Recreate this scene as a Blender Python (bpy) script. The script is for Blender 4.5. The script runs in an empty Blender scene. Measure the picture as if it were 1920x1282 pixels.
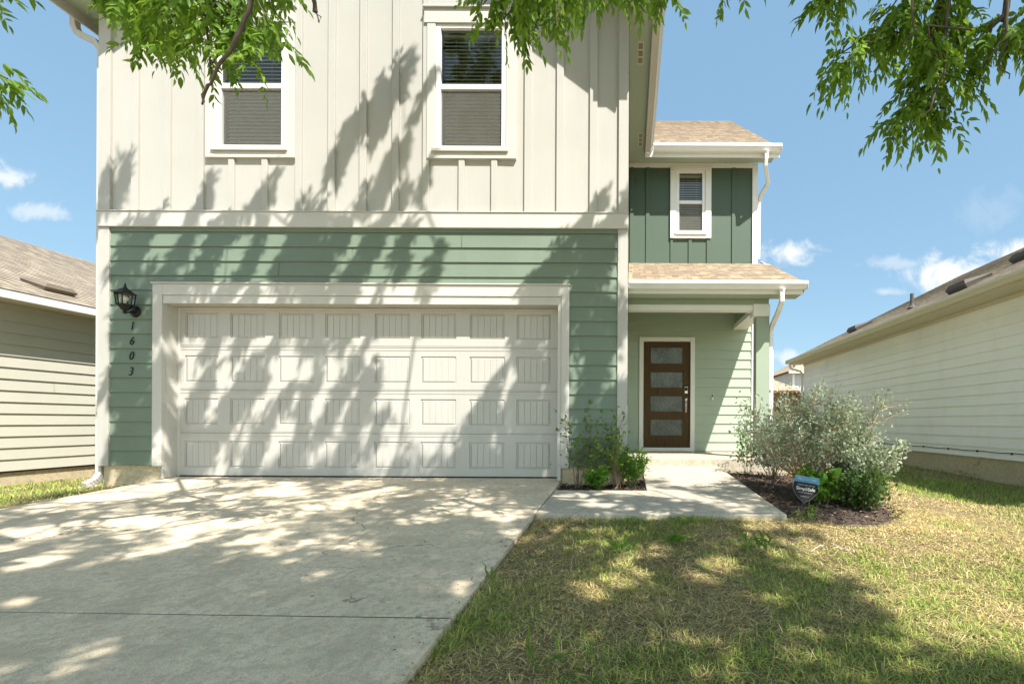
import bpy, math
import numpy as np
from mathutils import Vector, Matrix
rng = np.random.default_rng(7)
C = bpy.context.scene.collection
scene = bpy.context.scene

# ------------------------------------------------------------------ camera
CAMZ, F, VU, VV, ROLL = 0.69, 900.0, 1180.0, 791.0, 0.0048
cam = bpy.data.cameras.new("camera")
cam.sensor_width = 36.0
cam.lens = F / 1920 * 36
cam.shift_x = (960 - VU) / 1920
cam.shift_y = (VV - 641) / 1920
cam.clip_start = 0.05
cam.clip_end = 2000
camo = bpy.data.objects.new("camera", cam)
camo.location = (0, 0, CAMZ)
camo.rotation_euler = (math.pi / 2, -ROLL, 0)
C.objects.link(camo)
scene.camera = camo

# ------------------------------------------------------------------ light
L = Vector((-0.44, 0.56, -1.0))            # direction the sunlight travels
SKY_STRENGTH, SUN_STRENGTH, EXPOSURE = 0.106, 3.6, 1.60
sun = bpy.data.lights.new("sun", 'SUN')
sun.energy = SUN_STRENGTH
sun.angle = math.radians(0.53)
sun.color = (1.0, 0.945, 0.87)
suno = bpy.data.objects.new("sun", sun)
suno.rotation_euler = L.to_track_quat('-Z', 'Y').to_euler()
suno.location = (8, -10, 20)
C.objects.link(suno)
world = bpy.data.worlds.new("World")
scene.world = world
world.use_nodes = True
scene.view_settings.view_transform = 'Standard'
scene.view_settings.look = 'None'
scene.view_settings.exposure = EXPOSURE
scene.view_settings.gamma = 1.0


def build_world():
    nt = world.node_tree
    nt.nodes.clear()
    N, K = nt.nodes.new, nt.links.new
    out = N('ShaderNodeOutputWorld')
    bg = N('ShaderNodeBackground')
    bg.inputs['Strength'].default_value = SKY_STRENGTH
    K(bg.outputs[0], out.inputs[0])
    sky = N('ShaderNodeTexSky')
    sky.sky_type = 'NISHITA'
    sky.sun_disc = False
    sky.sun_elevation = math.atan2(1.0, math.hypot(L.x, L.y))
    sky.sun_rotation = math.atan2(-L.x, -L.y)
    sky.altitude = 100
    sky.air_density = 1.0
    sky.dust_density = 0.6
    sky.ozone_density = 1.6
    tc = N('ShaderNodeTexCoord')
    sp = N('ShaderNodeSeparateXYZ')
    K(tc.outputs['Generated'], sp.inputs[0])

    def M(op, a, b=None, c=None):
        n = N('ShaderNodeMath')
        n.operation = op
        for i, v in enumerate((a, b, c)):
            if v is None:
                continue
            if isinstance(v, (int, float)):
                n.inputs[i].default_value = v
            else:
                K(v, n.inputs[i])
        return n.outputs[0]
    ay = M('MAXIMUM', M('ABSOLUTE', sp.outputs[1]), 0.05)
    a = M('DIVIDE', sp.outputs[0], ay)
    b = M('DIVIDE', sp.outputs[2], ay)
    cb = N('ShaderNodeCombineXYZ')
    K(a, cb.inputs[0])
    K(b, cb.inputs[1])
    no = N('ShaderNodeTexNoise')
    no.inputs['Scale'].default_value = 13
    no.inputs['Detail'].default_value = 9
    no.inputs['Roughness'].default_value = 0.62
    no.inputs['Distortion'].default_value = 0.35
    K(cb.outputs[0], no.inputs['Vector'])
    clouds = [(1490, 472, 74, 36, 1.0), (1795, 512, 150, 58, 1.0), (1905, 476, 80, 44, 1.0),
              (12, 335, 85, 34, .75), (80, 402, 95, 24, .5), (1690, 492, 100, 20, .35),
              (1855, 385, 90, 60, .12), (1478, 668, 40, 26, .6), (-420, 250, 260, 90, .8), (2500, 330, 300, 110, .9),
              (1660, 545, 60, 14, .4)]
    tot = None
    for u, v, ra, rb, s in clouds:
        dx = M('DIVIDE', M('SUBTRACT', a, (u - VU) / F), ra / F)
        dy = M('DIVIDE', M('SUBTRACT', b, (VV - v) / F), rb / F)
        r = M('SQRT', M('ADD', M('MULTIPLY', dx, dx), M('MULTIPLY', dy, dy)))
        e = M('ADD', M('SUBTRACT', 0.86, r), M('MULTIPLY', M('SUBTRACT', no.outputs[0], 0.5), 2.6))
        m = N('ShaderNodeMapRange')
        m.interpolation_type = 'SMOOTHSTEP'
        m.inputs['From Min'].default_value = 0.0
        m.inputs['From Max'].default_value = 0.75
        m.inputs['To Max'].default_value = s
        K(e, m.inputs['Value'])
        tot = m.outputs[0] if tot is None else M('MAXIMUM', tot, m.outputs[0])
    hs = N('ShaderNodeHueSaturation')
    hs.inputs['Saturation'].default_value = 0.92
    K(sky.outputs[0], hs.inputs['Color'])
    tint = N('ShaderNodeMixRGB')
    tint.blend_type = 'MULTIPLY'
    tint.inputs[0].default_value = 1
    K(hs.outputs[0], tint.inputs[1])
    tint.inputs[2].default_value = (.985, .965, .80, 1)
    even = N('ShaderNodeMixRGB')          # flat blue evens the front sky; the half behind stays brighter to light shade
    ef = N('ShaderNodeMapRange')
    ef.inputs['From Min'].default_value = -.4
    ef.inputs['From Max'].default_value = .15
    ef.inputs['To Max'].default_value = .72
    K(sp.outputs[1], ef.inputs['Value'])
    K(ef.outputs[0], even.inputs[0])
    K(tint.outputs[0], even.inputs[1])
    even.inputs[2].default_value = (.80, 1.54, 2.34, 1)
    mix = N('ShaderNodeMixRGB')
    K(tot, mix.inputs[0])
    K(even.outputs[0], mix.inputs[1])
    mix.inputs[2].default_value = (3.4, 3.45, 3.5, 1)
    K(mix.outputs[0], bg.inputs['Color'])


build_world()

# ------------------------------------------------------------------ helpers
def X(u, Y, v=600):
    return (u - ROLL * (VV - v) - VU) * Y / F


def Z(v, Y, u=None):
    vv = v if u is None else v - ROLL * (u - VU)
    return CAMZ + (VV - vv) * Y / F


ORIGIN = {}


def tag(o, label=None, cat=None, group=None, kind=None):
    if label: o['label'] = label
    if cat: o['category'] = cat
    if group: o['group'] = group
    if kind: o['kind'] = kind
    return o


def thing(name, label, cat, loc=(0, 0, 0), group=None):
    o = bpy.data.objects.new(name, None)
    o.location = loc
    o.empty_display_size = 0.2
    C.objects.link(o)
    ORIGIN[o.name] = Vector(loc)
    return tag(o, label, cat, group)


class MB:
    def __init__(s):
        s.v, s.f = [], []

    def add(s, vs, fs):
        n = len(s.v)
        s.v += [tuple(p) for p in vs]
        s.f += [tuple(i + n for i in f) for f in fs]

    def box(s, x0, x1, y0, y1, z0, z1):
        x0, x1 = min(x0, x1), max(x0, x1)
        y0, y1 = min(y0, y1), max(y0, y1)
        z0, z1 = min(z0, z1), max(z0, z1)
        s.add([(x0, y0, z0), (x1, y0, z0), (x1, y1, z0), (x0, y1, z0), (x0, y0, z1), (x1, y0, z1), (x1, y1, z1), (x0, y1, z1)],
              [(0, 3, 2, 1), (4, 5, 6, 7), (0, 1, 5, 4), (1, 2, 6, 5), (2, 3, 7, 6), (3, 0, 4, 7)])
        return s

    def quad(s, a, b, c, d):
        s.add([a, b, c, d], [(0, 1, 2, 3)])

    def poly(s, pts):
        s.add(pts, [tuple(range(len(pts)))])

    def prism(s, prof, p0, p1, ua, ub):
        """profile of (a,b) pairs in the plane of vectors ua, ub swept from p0 to p1"""
        ua, ub, p0, p1 = Vector(ua), Vector(ub), Vector(p0), Vector(p1)
        n = len(prof)
        vs = [p0 + ua * a + ub * b for a, b in prof] + [p1 + ua * a + ub * b for a, b in prof]
        fs = [(i, (i + 1) % n, n + (i + 1) % n, n + i) for i in range(n)] + [tuple(range(n))[::-1], tuple(range(n, 2 * n))]
        s.add(vs, fs)

    def tube(s, pts, rad, n=6, cap=True, sq=None):
        pts = [Vector(p) for p in pts]
        if isinstance(rad, (int, float)):
            rad = [rad] * len(pts)
        rings = []
        up = Vector((0.13, 0.21, 1)).normalized()
        for i, p in enumerate(pts):
            d = (pts[min(i + 1, len(pts) - 1)] - pts[max(i - 1, 0)])
            if d.length < 1e-9:
                d = Vector((0, 0, 1))
            d.normalize()
            if sq:
                a = Vector(sq)
                a = (a - d * a.dot(d)).normalized()
            else:
                a = d.cross(up)
                if a.length < 1e-4:
                    a = d.cross(Vector((1, 0, 0)))
                a.normalize()
            b = d.cross(a)
            ring = []
            for k in range(n):
                t = 2 * math.pi * (k + (.5 if sq else 0)) / n
                ring.append(p + (a * math.cos(t) + b * math.sin(t)) * rad[i])
            rings.append(ring)
        vs = [q for r in rings for q in r]
        fs = []
        for i in range(len(pts) - 1):
            for k in range(n):
                k2 = (k + 1) % n
                fs.append((i * n + k, i * n + k2, (i + 1) * n + k2, (i + 1) * n + k))
        if cap:
            fs.append(tuple(range(n))[::-1])
            m = (len(pts) - 1) * n
            fs.append(tuple(range(m, m + n)))
        s.add(vs, fs)

    def lathe(s, prof, c, n=16):
        c = Vector(c)
        vs, fs = [], []
        for r, z in prof:
            for k in range(n):
                t = 2 * math.pi * k / n
                vs.append(c + Vector((r * math.cos(t), r * math.sin(t), z)))
        m = len(prof)
        for i in range(m - 1):
            for k in range(n):
                k2 = (k + 1) % n
                fs.append((i * n + k, i * n + k2, (i + 1) * n + k2, (i + 1) * n + k))
        fs.append(tuple(range(n))[::-1])
        fs.append(tuple(range((m - 1) * n, m * n)))
        s.add(vs, fs)


def root_of(p):
    while p.parent:
        p = p.parent
    return p


def finish(name, me, mat, parent):
    o = bpy.data.objects.new(name, me)
    C.objects.link(o)
    for m in (mat if isinstance(mat, (list, tuple)) else [mat]):
        me.materials.append(m)
    if parent is not None:
        o.parent = parent
    return o


def obj(name, mb, mat, parent=None, bevel=0.0, smooth=False, local=False):
    me = bpy.data.meshes.new(name)
    vs = mb.v
    if parent is not None and not local:
        off = ORIGIN[root_of(parent).name]
        if off.length > 0:
            vs = [(p[0] - off.x, p[1] - off.y, p[2] - off.z) for p in vs]
    me.from_pydata([tuple(p) for p in vs], [], mb.f)
    me.update()
    if smooth:
        me.polygons.foreach_set('use_smooth', [True] * len(me.polygons))
    o = finish(name, me, mat, parent)
    if bevel > 0:
        b = o.modifiers.new('bevel', 'BEVEL')
        b.width = bevel
        b.segments = 2
        b.limit_method = 'ANGLE'
        b.angle_limit = math.radians(40)
    return o


def np_obj(name, V, Fc, mat, parent=None, smooth=False):
    V = np.asarray(V, np.float32)
    Fc = np.asarray(Fc, np.int32)
    if parent is not None:
        off = ORIGIN[root_of(parent).name]
        V = V - np.array(off, np.float32)
    me = bpy.data.meshes.new(name)
    k = Fc.shape[1]
    me.vertices.add(len(V))
    me.vertices.foreach_set('co', V.ravel())
    me.loops.add(Fc.size)
    me.loops.foreach_set('vertex_index', Fc.ravel())
    me.polygons.add(len(Fc))
    me.polygons.foreach_set('loop_start', np.arange(0, Fc.size, k, dtype=np.int32))
    me.polygons.foreach_set('loop_total', np.full(len(Fc), k, np.int32))
    if smooth:
        me.polygons.foreach_set('use_smooth', np.ones(len(Fc), bool))
    me.update(calc_edges=True)
    me.validate()
    return finish(name, me, mat, parent)


# ------------------------------------------------------------------ materials
class Mat:
    def __init__(s, name):
        s.m = bpy.data.materials.new(name)
        s.m.use_nodes = True
        s.nt = s.m.node_tree
        s.nt.nodes.clear()
        s.out = s.N('ShaderNodeOutputMaterial')
        s.p = s.N('ShaderNodeBsdfPrincipled')
        s.K(s.p.outputs[0], s.out.inputs[0])
        s.tc = s.N('ShaderNodeTexCoord')

    def N(s, t):
        return s.nt.nodes.new(t)

    def K(s, a, b):
        s.nt.links.new(a, b)

    def set(s, **kw):
        for k, v in kw.items():
            s.p.inputs[k.replace('_', ' ')].default_value = v
        return s

    def coords(s, scale=(1, 1, 1)):
        mp = s.N('ShaderNodeMapping')
        mp.inputs['Scale'].default_value = scale
        s.K(s.tc.outputs['Object'], mp.inputs[0])
        return mp.outputs[0]

    def noise(s, scale, detail=4, rough=.55, vec=None, dist=0.0):
        n = s.N('ShaderNodeTexNoise')
        n.inputs['Scale'].default_value = scale
        n.inputs['Detail'].default_value = detail
        n.inputs['Roughness'].default_value = rough
        n.inputs['Distortion'].default_value = dist
        s.K(vec if vec is not None else s.tc.outputs['Object'], n.inputs['Vector'])
        return n.outputs[0]

    def ramp(s, fac, stops):
        r = s.N('ShaderNodeValToRGB')
        e = r.color_ramp.elements
        while len(e) < len(stops):
            e.new(0.5)
        for i, (p, c) in enumerate(stops):
            e[i].position = p
            e[i].color = (*c, 1) if len(c) == 3 else c
        s.K(fac, r.inputs[0])
        return r.outputs[0]

    def mix(s, fac, a, b, mode='MIX'):
        n = s.N('ShaderNodeMixRGB')
        n.blend_type = mode
        for i, v in enumerate((fac, a, b)):
            if isinstance(v, (int, float)):
                n.inputs[i].default_value = v
            elif isinstance(v, tuple):
                n.inputs[i].default_value = (*v, 1)
            else:
                s.K(v, n.inputs[i])
        return n.outputs[0]

    def math(s, op, a, b=None):
        n = s.N('ShaderNodeMath')
        n.operation = op
        for i, v in enumerate((a, b)):
            if v is None: continue
            if isinstance(v, (int, float)): n.inputs[i].default_value = v
            else: s.K(v, n.inputs[i])
        return n.outputs[0]

    def maprange(s, v, a, b, c=0.0, d=1.0):
        n = s.N('ShaderNodeMapRange')
        n.inputs['From Min'].default_value = a
        n.inputs['From Max'].default_value = b
        n.inputs['To Min'].default_value = c
        n.inputs['To Max'].default_value = d
        s.K(v, n.inputs['Value'])
        return n.outputs[0]

    def color(s, c):
        if isinstance(c, tuple):
            s.p.inputs['Base Color'].default_value = (*c, 1)
        else:
            s.K(c, s.p.inputs['Base Color'])
        return s

    def bump(s, h, strength=.3, dist=.01):
        b = s.N('ShaderNodeBump')
        b.inputs['Strength'].default_value = strength
        b.inputs['Distance'].default_value = dist
        s.K(h, b.inputs['Height'])
        s.K(b.outputs[0], s.p.inputs['Normal'])
        return s


def paint(name, col, rough=.55, grain='x', vary=.06, gs=1.0, dirt=0.0):
    """painted fibre-cement / wood: faint wood grain relief along one axis, slight tone drift"""
    m = Mat(name)
    sc = {'x': (1.2, 30, 45), 'z': (45, 30, 1.2), 'y': (30, 1.2, 45), 'n': (9, 9, 9)}[grain]
    sc = tuple(k * gs for k in sc)
    g = m.noise(1.6, 6, .65, m.coords(sc))
    big = m.noise(1.1, 3, .5)
    a = tuple(k * (1 - vary) for k in col)
    b = tuple(min(1, k * (1 + vary * .7)) for k in col)
    c = m.ramp(big, [(.3, a), (.7, b)])
    c = m.mix(.10, c, m.ramp(g, [(.35, tuple(k * .72 for k in col)), (.6, col)]))
    if dirt > 0:
        d = m.noise(3.2, 8, .7, m.coords((1, 1, .35)))
        c = m.mix(m.maprange(d, .52, .75, 0, dirt), c, (col[0] * .62, col[1] * .60, col[2] * .52))
    m.color(c).set(Roughness=rough)
    m.bump(g, .22, .004)
    return m.m


def shingle(name, a, b, c, axis='y'):
    m = Mat(name)
    sp = m.N('ShaderNodeSeparateXYZ')
    m.K(m.tc.outputs['Object'], sp.inputs[0])
    cb = m.N('ShaderNodeCombineXYZ')
    m.K(sp.outputs[0 if axis == 'y' else 1], cb.inputs[0])
    m.K(m.math('MULTIPLY', sp.outputs[2], 2.05), cb.inputs[1])
    br = m.N('ShaderNodeTexBrick')
    br.inputs['Scale'].default_value = 1
    br.inputs['Brick Width'].default_value = .23
    br.inputs['Row Height'].default_value = .135
    br.inputs['Mortar Size'].default_value = .006
    br.inputs['Color1'].default_value = (*a, 1)
    br.inputs['Color2'].default_value = (*b, 1)
    br.inputs['Mortar'].default_value = (c[0] * .28, c[1] * .28, c[2] * .28, 1)
    br.offset_frequency = 3
    br.offset = .37
    m.K(cb.outputs[0], br.inputs['Vector'])
    n1 = m.noise(3.5, 6, .7)
    n2 = m.noise(120, 3, .7)
    wn = m.N('ShaderNodeTexWhiteNoise')
    sn = m.N('ShaderNodeVectorMath')
    sn.operation = 'SNAP'
    m.K(cb.outputs[0], sn.inputs[0])
    sn.inputs[1].default_value = (.105, .135, 1)
    m.K(sn.outputs[0], wn.inputs[0])
    col = m.mix(m.maprange(wn.outputs[0], .35, 1, 0, .8), br.outputs[0], tuple(k * .62 for k in c))
    col = m.mix(m.maprange(wn.outputs[0], .0, .3, .6, 0), col, tuple(min(1, k * 1.35) for k in a))
    col = m.mix(m.maprange(n1, .45, .62, 0, .4), col, c)
    col = m.mix(m.maprange(n2, .42, .62, 0, .4), col, tuple(k * .45 for k in c))
    m.color(col).set(Roughness=.92)
    m.bump(n2, .5, .004)
    return m.m


def concrete(name, base, stain, scale=1.0):
    m = Mat(name)
    n0 = m.noise(.55, 5, .6)
    n1 = m.noise(2.6, 10, .74, dist=.5)
    n2 = m.noise(24, 8, .78)
    n3 = m.noise(190, 3, .65)
    br = m.noise(6, 6, .7, m.coords((1, 7, 1)))
    c = m.mix(m.maprange(n0, .32, .7), base, tuple(k * .80 for k in base))
    c = m.mix(m.maprange(n1, .47, .60, 0, .75), c, stain)
    c = m.mix(m.maprange(br, .48, .75, 0, .40), c, tuple(k * .70 for k in base))
    c = m.mix(m.maprange(n2, .48, .57, 0, .62), c, tuple(k * .52 for k in base))
    c = m.mix(m.maprange(n3, .50, .58, 0, .60), c, tuple(k * .50 for k in base))
    c = m.mix(m.maprange(n3, .28, .44, .40, 0), c, tuple(min(1, k * 1.3) for k in base))
    v = m.N('ShaderNodeTexVoronoi')
    v.inputs['Scale'].default_value = 7
    m.K(m.tc.outputs['Object'], v.inputs['Vector'])
    c = m.mix(m.maprange(v.outputs[0], .025, .06, .7, 0), c, tuple(k * .25 for k in base))
    ve = m.N('ShaderNodeTexVoronoi')
    ve.feature = 'DISTANCE_TO_EDGE'
    ve.inputs['Scale'].default_value = .42
    wv = m.N('ShaderNodeVectorMath')
    wv.operation = 'ADD'
    nz = m.N('ShaderNodeTexNoise')
    nz.inputs['Scale'].default_value = 2.2
    nz.inputs['Detail'].default_value = 8
    m.K(m.tc.outputs['Object'], nz.inputs['Vector'])
    m.K(m.tc.outputs['Object'], wv.inputs[0])
    m.K(nz.outputs['Color'], wv.inputs[1])
    m.K(wv.outputs[0], ve.inputs['Vector'])
    crack = m.math('MULTIPLY', m.maprange(ve.outputs[0], .0016, .005, .8, 0), m.maprange(n0, .44, .50, 0, 1))
    c = m.mix(crack, c, tuple(k * .22 for k in base))
    blot = m.noise(1.7, 3, .5)
    c = m.mix(m.maprange(blot, .60, .70, 0, .28), c, tuple(k * .5 for k in base))
    m.color(c).set(Roughness=.9)
    m.bump(m.mix(.5, n2, n3), .8, .012)
    return m.m


def plain(name, col, rough=.5, metal=0.0, vary=.08, ns=6):
    m = Mat(name)
    n = m.noise(ns, 4)
    m.color(m.ramp(n, [(.3, tuple(k * (1 - vary) for k in col)), (.7, tuple(min(1, k * (1 + vary)) for k in col))]))
    m.set(Roughness=rough, Metallic=metal)
    return m.m


def leafmat(name, cols, trans=.35, rough=.45, tcol=(.35, .5, .05)):
    m = Mat(name)
    g = m.N('ShaderNodeNewGeometry')
    c = m.ramp(g.outputs['Random Per Island'], [(i / max(1, len(cols) - 1), k) for i, k in enumerate(cols)])
    n = m.noise(2.3, 3)
    c = m.mix(m.maprange(n, .35, .7, 0, .4), c, cols[len(cols) // 2])
    m.color(c).set(Roughness=rough, Specular_IOR_Level=.25)
    t = m.N('ShaderNodeBsdfTranslucent')
    m.K(m.mix(.6, c, tcol), t.inputs['Color'])
    mx = m.N('ShaderNodeMixShader')
    mx.inputs[0].default_value = trans
    m.K(m.p.outputs[0], mx.inputs[1])
    m.K(t.outputs[0], mx.inputs[2])
    m.K(mx.outputs[0], m.out.inputs[0])
    return m.m


def glassmat(name, tint=(.82, .86, .84), ior=1.65):
    m = Mat(name)
    fr = m.N('ShaderNodeFresnel')
    fr.inputs['IOR'].default_value = ior
    tr = m.N('ShaderNodeBsdfTransparent')
    tr.inputs[0].default_value = (*tint, 1)
    gl = m.N('ShaderNodeBsdfGlossy')
    gl.inputs['Roughness'].default_value = .02
    b = m.N('ShaderNodeBump')
    b.inputs['Strength'].default_value = .04
    b.inputs['Distance'].default_value = .01
    m.K(m.noise(2.5, 2), b.inputs['Height'])
    m.K(b.outputs[0], gl.inputs['Normal'])
    mx = m.N('ShaderNodeMixShader')
    m.K(fr.outputs[0], mx.inputs[0])
    m.K(tr.outputs[0], mx.inputs[1])
    m.K(gl.outputs[0], mx.inputs[2])
    m.K(mx.outputs[0], m.out.inputs[0])
    return m.m


def screenmat():
    m = Mat('insect screen')
    tr = m.N('ShaderNodeBsdfTransparent')
    mx = m.N('ShaderNodeMixShader')
    mx.inputs[0].default_value = .40
    m.color((.16, .155, .13)).set(Roughness=.7)
    m.K(m.p.outputs[0], mx.inputs[2])
    m.K(tr.outputs[0], mx.inputs[1])
    m.K(mx.outputs[0], m.out.inputs[0])
    return m.m


def frosted():
    m = Mat('rain glass')
    n = m.noise(34, 5, .6, m.coords((1, 1, .45)))
    g = m.noise(4, 3)
    m.color(m.ramp(g, [(.3, (.035, .042, .035)), (.7, (.10, .115, .095))])).set(Roughness=.14, Specular_IOR_Level=.6)
    m.bump(n, .5, .02)
    return m.m


def wooddoor():
    m = Mat('stained door wood')
    g = m.noise(2.0, 7, .65, m.coords((38, 38, 1.6)), dist=.6)
    m.color(m.ramp(g, [(.3, (.045, .025, .008)), (.55, (.080, .046, .014)), (.75, (.115, .069, .023))])).set(Roughness=.62, Specular_IOR_Level=.25)
    m.bump(g, .15, .003)
    return m.m


M = dict(
    cream_v=paint('cream board', (.41, .403, .37), .6, 'z', .05, dirt=.20),
    cream_x=paint('cream trim', (.505, .492, .452), .55, 'x', .05, dirt=.14),
    white=paint('white trim', (.76, .755, .72), .5, 'z', .03),
    vinyl=plain('white vinyl', (.78, .78, .77), .35, vary=.02),
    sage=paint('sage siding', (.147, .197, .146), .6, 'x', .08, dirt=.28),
    sage_lifted=paint('shade-lifted sage siding', (.38, .455, .355), .6, 'x', .05),  # copy of the sage, colour lightened to brighten the shaded entry wall
    sage_v=paint('sage board', (.29, .35, .265), .6, 'z', .05),
    soffit=paint('sage soffit', (.38, .45, .36), .65, 'y', .04),
    forest=paint('deep green board', (.060, .098, .067), .6, 'z', .06),
    garage=paint('white garage steel', (.445, .434, .402), .45, 'z', .03, .6, dirt=.22),
    gutter=plain('white gutter', (.78, .78, .77), .35, vary=.03),
    roof_tan=shingle('tan shingles', (.43, .335, .23), (.30, .23, .16), (.37, .29, .21), 'y'),
    roof_x=shingle('tan shingles side', (.38, .32, .245), (.26, .22, .17), (.31, .265, .205), 'x'),
    roof_r=shingle('brown shingles', (.50, .42, .33), (.37, .31, .245), (.43, .36, .285), 'x'),
    cream_lap=paint('pale cream siding', (.535, .52, .44), .6, 'y', .05, dirt=.08),
    cream_lap2=paint('grey cream siding', (.86, .87, .84), .6, 'y', .05, dirt=.22),
    trim_r=paint('beige eave', (.60, .57, .45), .6, 'y', .04),
    found=concrete('foundation concrete', (.68, .57, .38), (.50, .44, .28)),
    conc=concrete('driveway concrete', (.78, .66, .475), (.50, .42, .295)),
    conc2=concrete('walk concrete', (.58, .52, .41), (.46, .415, .315)),
    dark=plain('matte near black', (.03, .028, .025), .9),  # near-black colour of joint filler, door seal, siding strip and vent pipe
    interior=plain('dim room', (.16, .15, .13), .9),
    blind=plain('blind slats', (.80, .78, .70), .5, vary=.03),
    glass=glassmat('window glass'),
    screen=screenmat(),
    frost=frosted(),
    wood=wooddoor(),
    black=plain('black metal', (.018, .017, .016), .42, .6),
    steel=plain('satin nickel', (.52, .50, .46), .28, 1.0),
    lampglass=glassmat('seeded lamp glass', (.95, .95, .92), 1.3),
    bulb=plain('bulb glass', (.75, .73, .66), .15),
    bark=plain('grey brown bark', (.085, .066, .048), .9, vary=.35, ns=18),
    stem=plain('thin brown stem', (.17, .12, .08), .85, vary=.3, ns=30),
    stem_tan=plain('tan woody stem', (.36, .26, .17), .85, vary=.3, ns=30),
    stem_g=plain('green stem', (.14, .17, .06), .7, vary=.3, ns=30),
    leaf=leafmat('tree leaves', [(.040, .100, .010), (.085, .180, .020), (.135, .25, .028), (.055, .135, .012), (.20, .32,   .04)], .42, .5, (.38, .56, .04)),
    leaf_silver=leafmat('silver leaves', [(.36, .41, .29), (.46, .51, .39), (.26, .32, .18), (.56, .60, .49), (.30, .38, .17)], .35, .6, (.36, .42, .22)),
    leaf_small=leafmat('planter leaves', [(.08, .17, .03), (.13, .24, .04), (.055, .13, .025), (.20, .29, .06)], .35, .45),
    leaf_bright=leafmat('bright leaves', [(.08, .20, .02), (.11, .25, .03), (.06, .16, .02)], .4, .45),
    leaf_dark=leafmat('dark leaves', [(.03, .075, .02), (.05, .10, .025), (.10, .15, .05)], .25, .4),
    fence=paint('cedar fence', (.36, .185, .075), .75, 'z', .15, .3),
    grey_lap=paint('grey blue siding', (.42, .45, .47), .6, 'x', .05),
    sign_black=plain('sign black', (.008, .008, .009), .85),
    sign_blue=plain('sign blue', (.03, .17, .28), .8),
    sign_white=plain('sign white', (.72, .72, .72), .4),
    sign_grey=plain('sign grey', (.30, .31, .32), .4),
    mulch=plain('mulch chips', (.055, .036, .025), .95, vary=.5, ns=25),
    mat=plain('door mat', (.20, .145, .085), .95, vary=.5, ns=60),
    cable=plain('black cable', (.015, .015, .015), .5),
)


def groundmat():
    m = Mat('lawn soil and thatch')
    n0 = m.noise(.8, 4, .6)
    n1 = m.noise(5, 7, .72)
    n2 = m.noise(120, 6, .78)
    n3 = m.noise(40, 6, .75, m.coords((1, 2.5, 1)))
    c = m.ramp(n1, [(.3, (.24, .16, .085)), (.5, (.52, .38, .20)), (.7, (.46, .40, .15))])
    c = m.mix(m.maprange(n0, .45, .65, 0, .5), c, (.17, .19, .05))
    c = m.mix(m.maprange(n3, .5, .66, 0, .5), c, (.42, .32, .17))
    c = m.mix(m.maprange(n2, .46, .58, 0, .85), c, (.05, .036, .02))
    m.color(c).set(Roughness=1.0)
    m.bump(n2, 1.0, .04)
    return m.m


def grassmat():
    m = Mat('grass blades')
    g = m.N('ShaderNodeNewGeometry')
    r = g.outputs['Random Per Island']
    at = m.N('ShaderNodeAttribute')
    at.attribute_name = 'dry'
    r2 = m.math('FRACT', m.math('MULTIPLY', r, 13.7))
    straw = m.ramp(r2, [(0, (.30, .185, .085)), (.25, (.66, .50, .23)), (.6, (.85, .73, .39)), (.85, (.55, .44, .17)), (1, (.13, .08, .045))])
    green = m.ramp(r2, [(0, (.06, .14, .025)), (.3, (.20, .32, .055)), (.65, (.38, .46, .085)), (.85, (.54, .55, .14)), (1, (.085, .19, .045))])
    c = m.mix(at.outputs['Fac'], green, straw)
    m.color(c).set(Roughness=.6, Specular_IOR_Level=.25)
    t = m.N('ShaderNodeBsdfTranslucent')
    m.K(c, t.inputs['Color'])
    mx = m.N('ShaderNodeMixShader')
    mx.inputs[0].default_value = .28
    m.K(m.p.outputs[0], mx.inputs[1])
    m.K(t.outputs[0], mx.inputs[2])
    m.K(mx.outputs[0], m.out.inputs[0])
    return m.m


M['ground'] = groundmat()
M['grass'] = grassmat()

# ------------------------------------------------------------------ ground, driveway, walk
def zd(y):
    return -.035 + .058 * (y - 5.9)


def zwalk(y):
    return -.122 + .037 * (y - 4.25)


def sstep(a, b, x):
    t = np.clip((np.asarray(x, float) - a) / (b - a), 0, 1)
    return t * t * (3 - 2 * t)


def zl(x, y):
    x = np.asarray(x, float)
    y = np.asarray(y, float)
    a = -.075 + .058 * (np.clip(y, -3, 5.6) - 5.9)
    b = -.27 + .017 * np.clip(y - 7.3, -2.5, 8) + .035 * np.clip(y - 4.8, -8, 0)
    w = sstep(.8, 5.5, x)
    z = a * (1 - w) + b * w
    z = z - .24 * sstep(-5.75, -8.6, x)
    z = z + .012 * np.sin(x * 2.1 + 1.3 * y) * np.cos(y * 1.7 - x)
    far = sstep(18, 40, np.abs(y) + np.abs(x) * .6)
    return z * (1 - far) + far * (-.25)


def build_ground():
    xs = np.concatenate([[-400, -150, -60, -30, -18], np.arange(-12, 12.01, .2), [16, 24, 40, 80, 160, 400]])
    ys = np.concatenate([[-400, -150, -60, -25, -12], np.arange(-6, 18.01, .2), [22, 30, 45, 80, 160, 500]])
    gx, gy = np.meshgrid(xs, ys)
    # keep the sheet below the slabs
    gz = zl(gx, gy)
    under = (gx > -5.6) & (gx < -.95) & (gy < 5.9)
    gz = np.where(under, np.minimum(gz, zd(np.clip(gy, -6, 6)) - .06), gz)
    under2 = (gx > -.9) & (gx < 1.3) & (gy > 4.4) & (gy < 7.6)
    gz = np.where(under2, np.minimum(gz, -.2), gz)
    V = np.stack([gx, gy, gz], -1).reshape(-1, 3)
    ny, nx = gx.shape
    i = np.arange(ny - 1)[:, None] * nx + np.arange(nx - 1)[None, :]
    Fc = np.stack([i, i + 1, i + nx + 1, i + nx], -1).reshape(-1, 4)
    o = np_obj('ground', V, Fc, M['ground'], None, True)
    tag(o, 'patchy front lawn soil around the driveway and houses', 'ground', kind='structure')


build_ground()
DX0, DX1 = X(308, 5.9, 880), X(1051.5, 5.9, 900)


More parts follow.
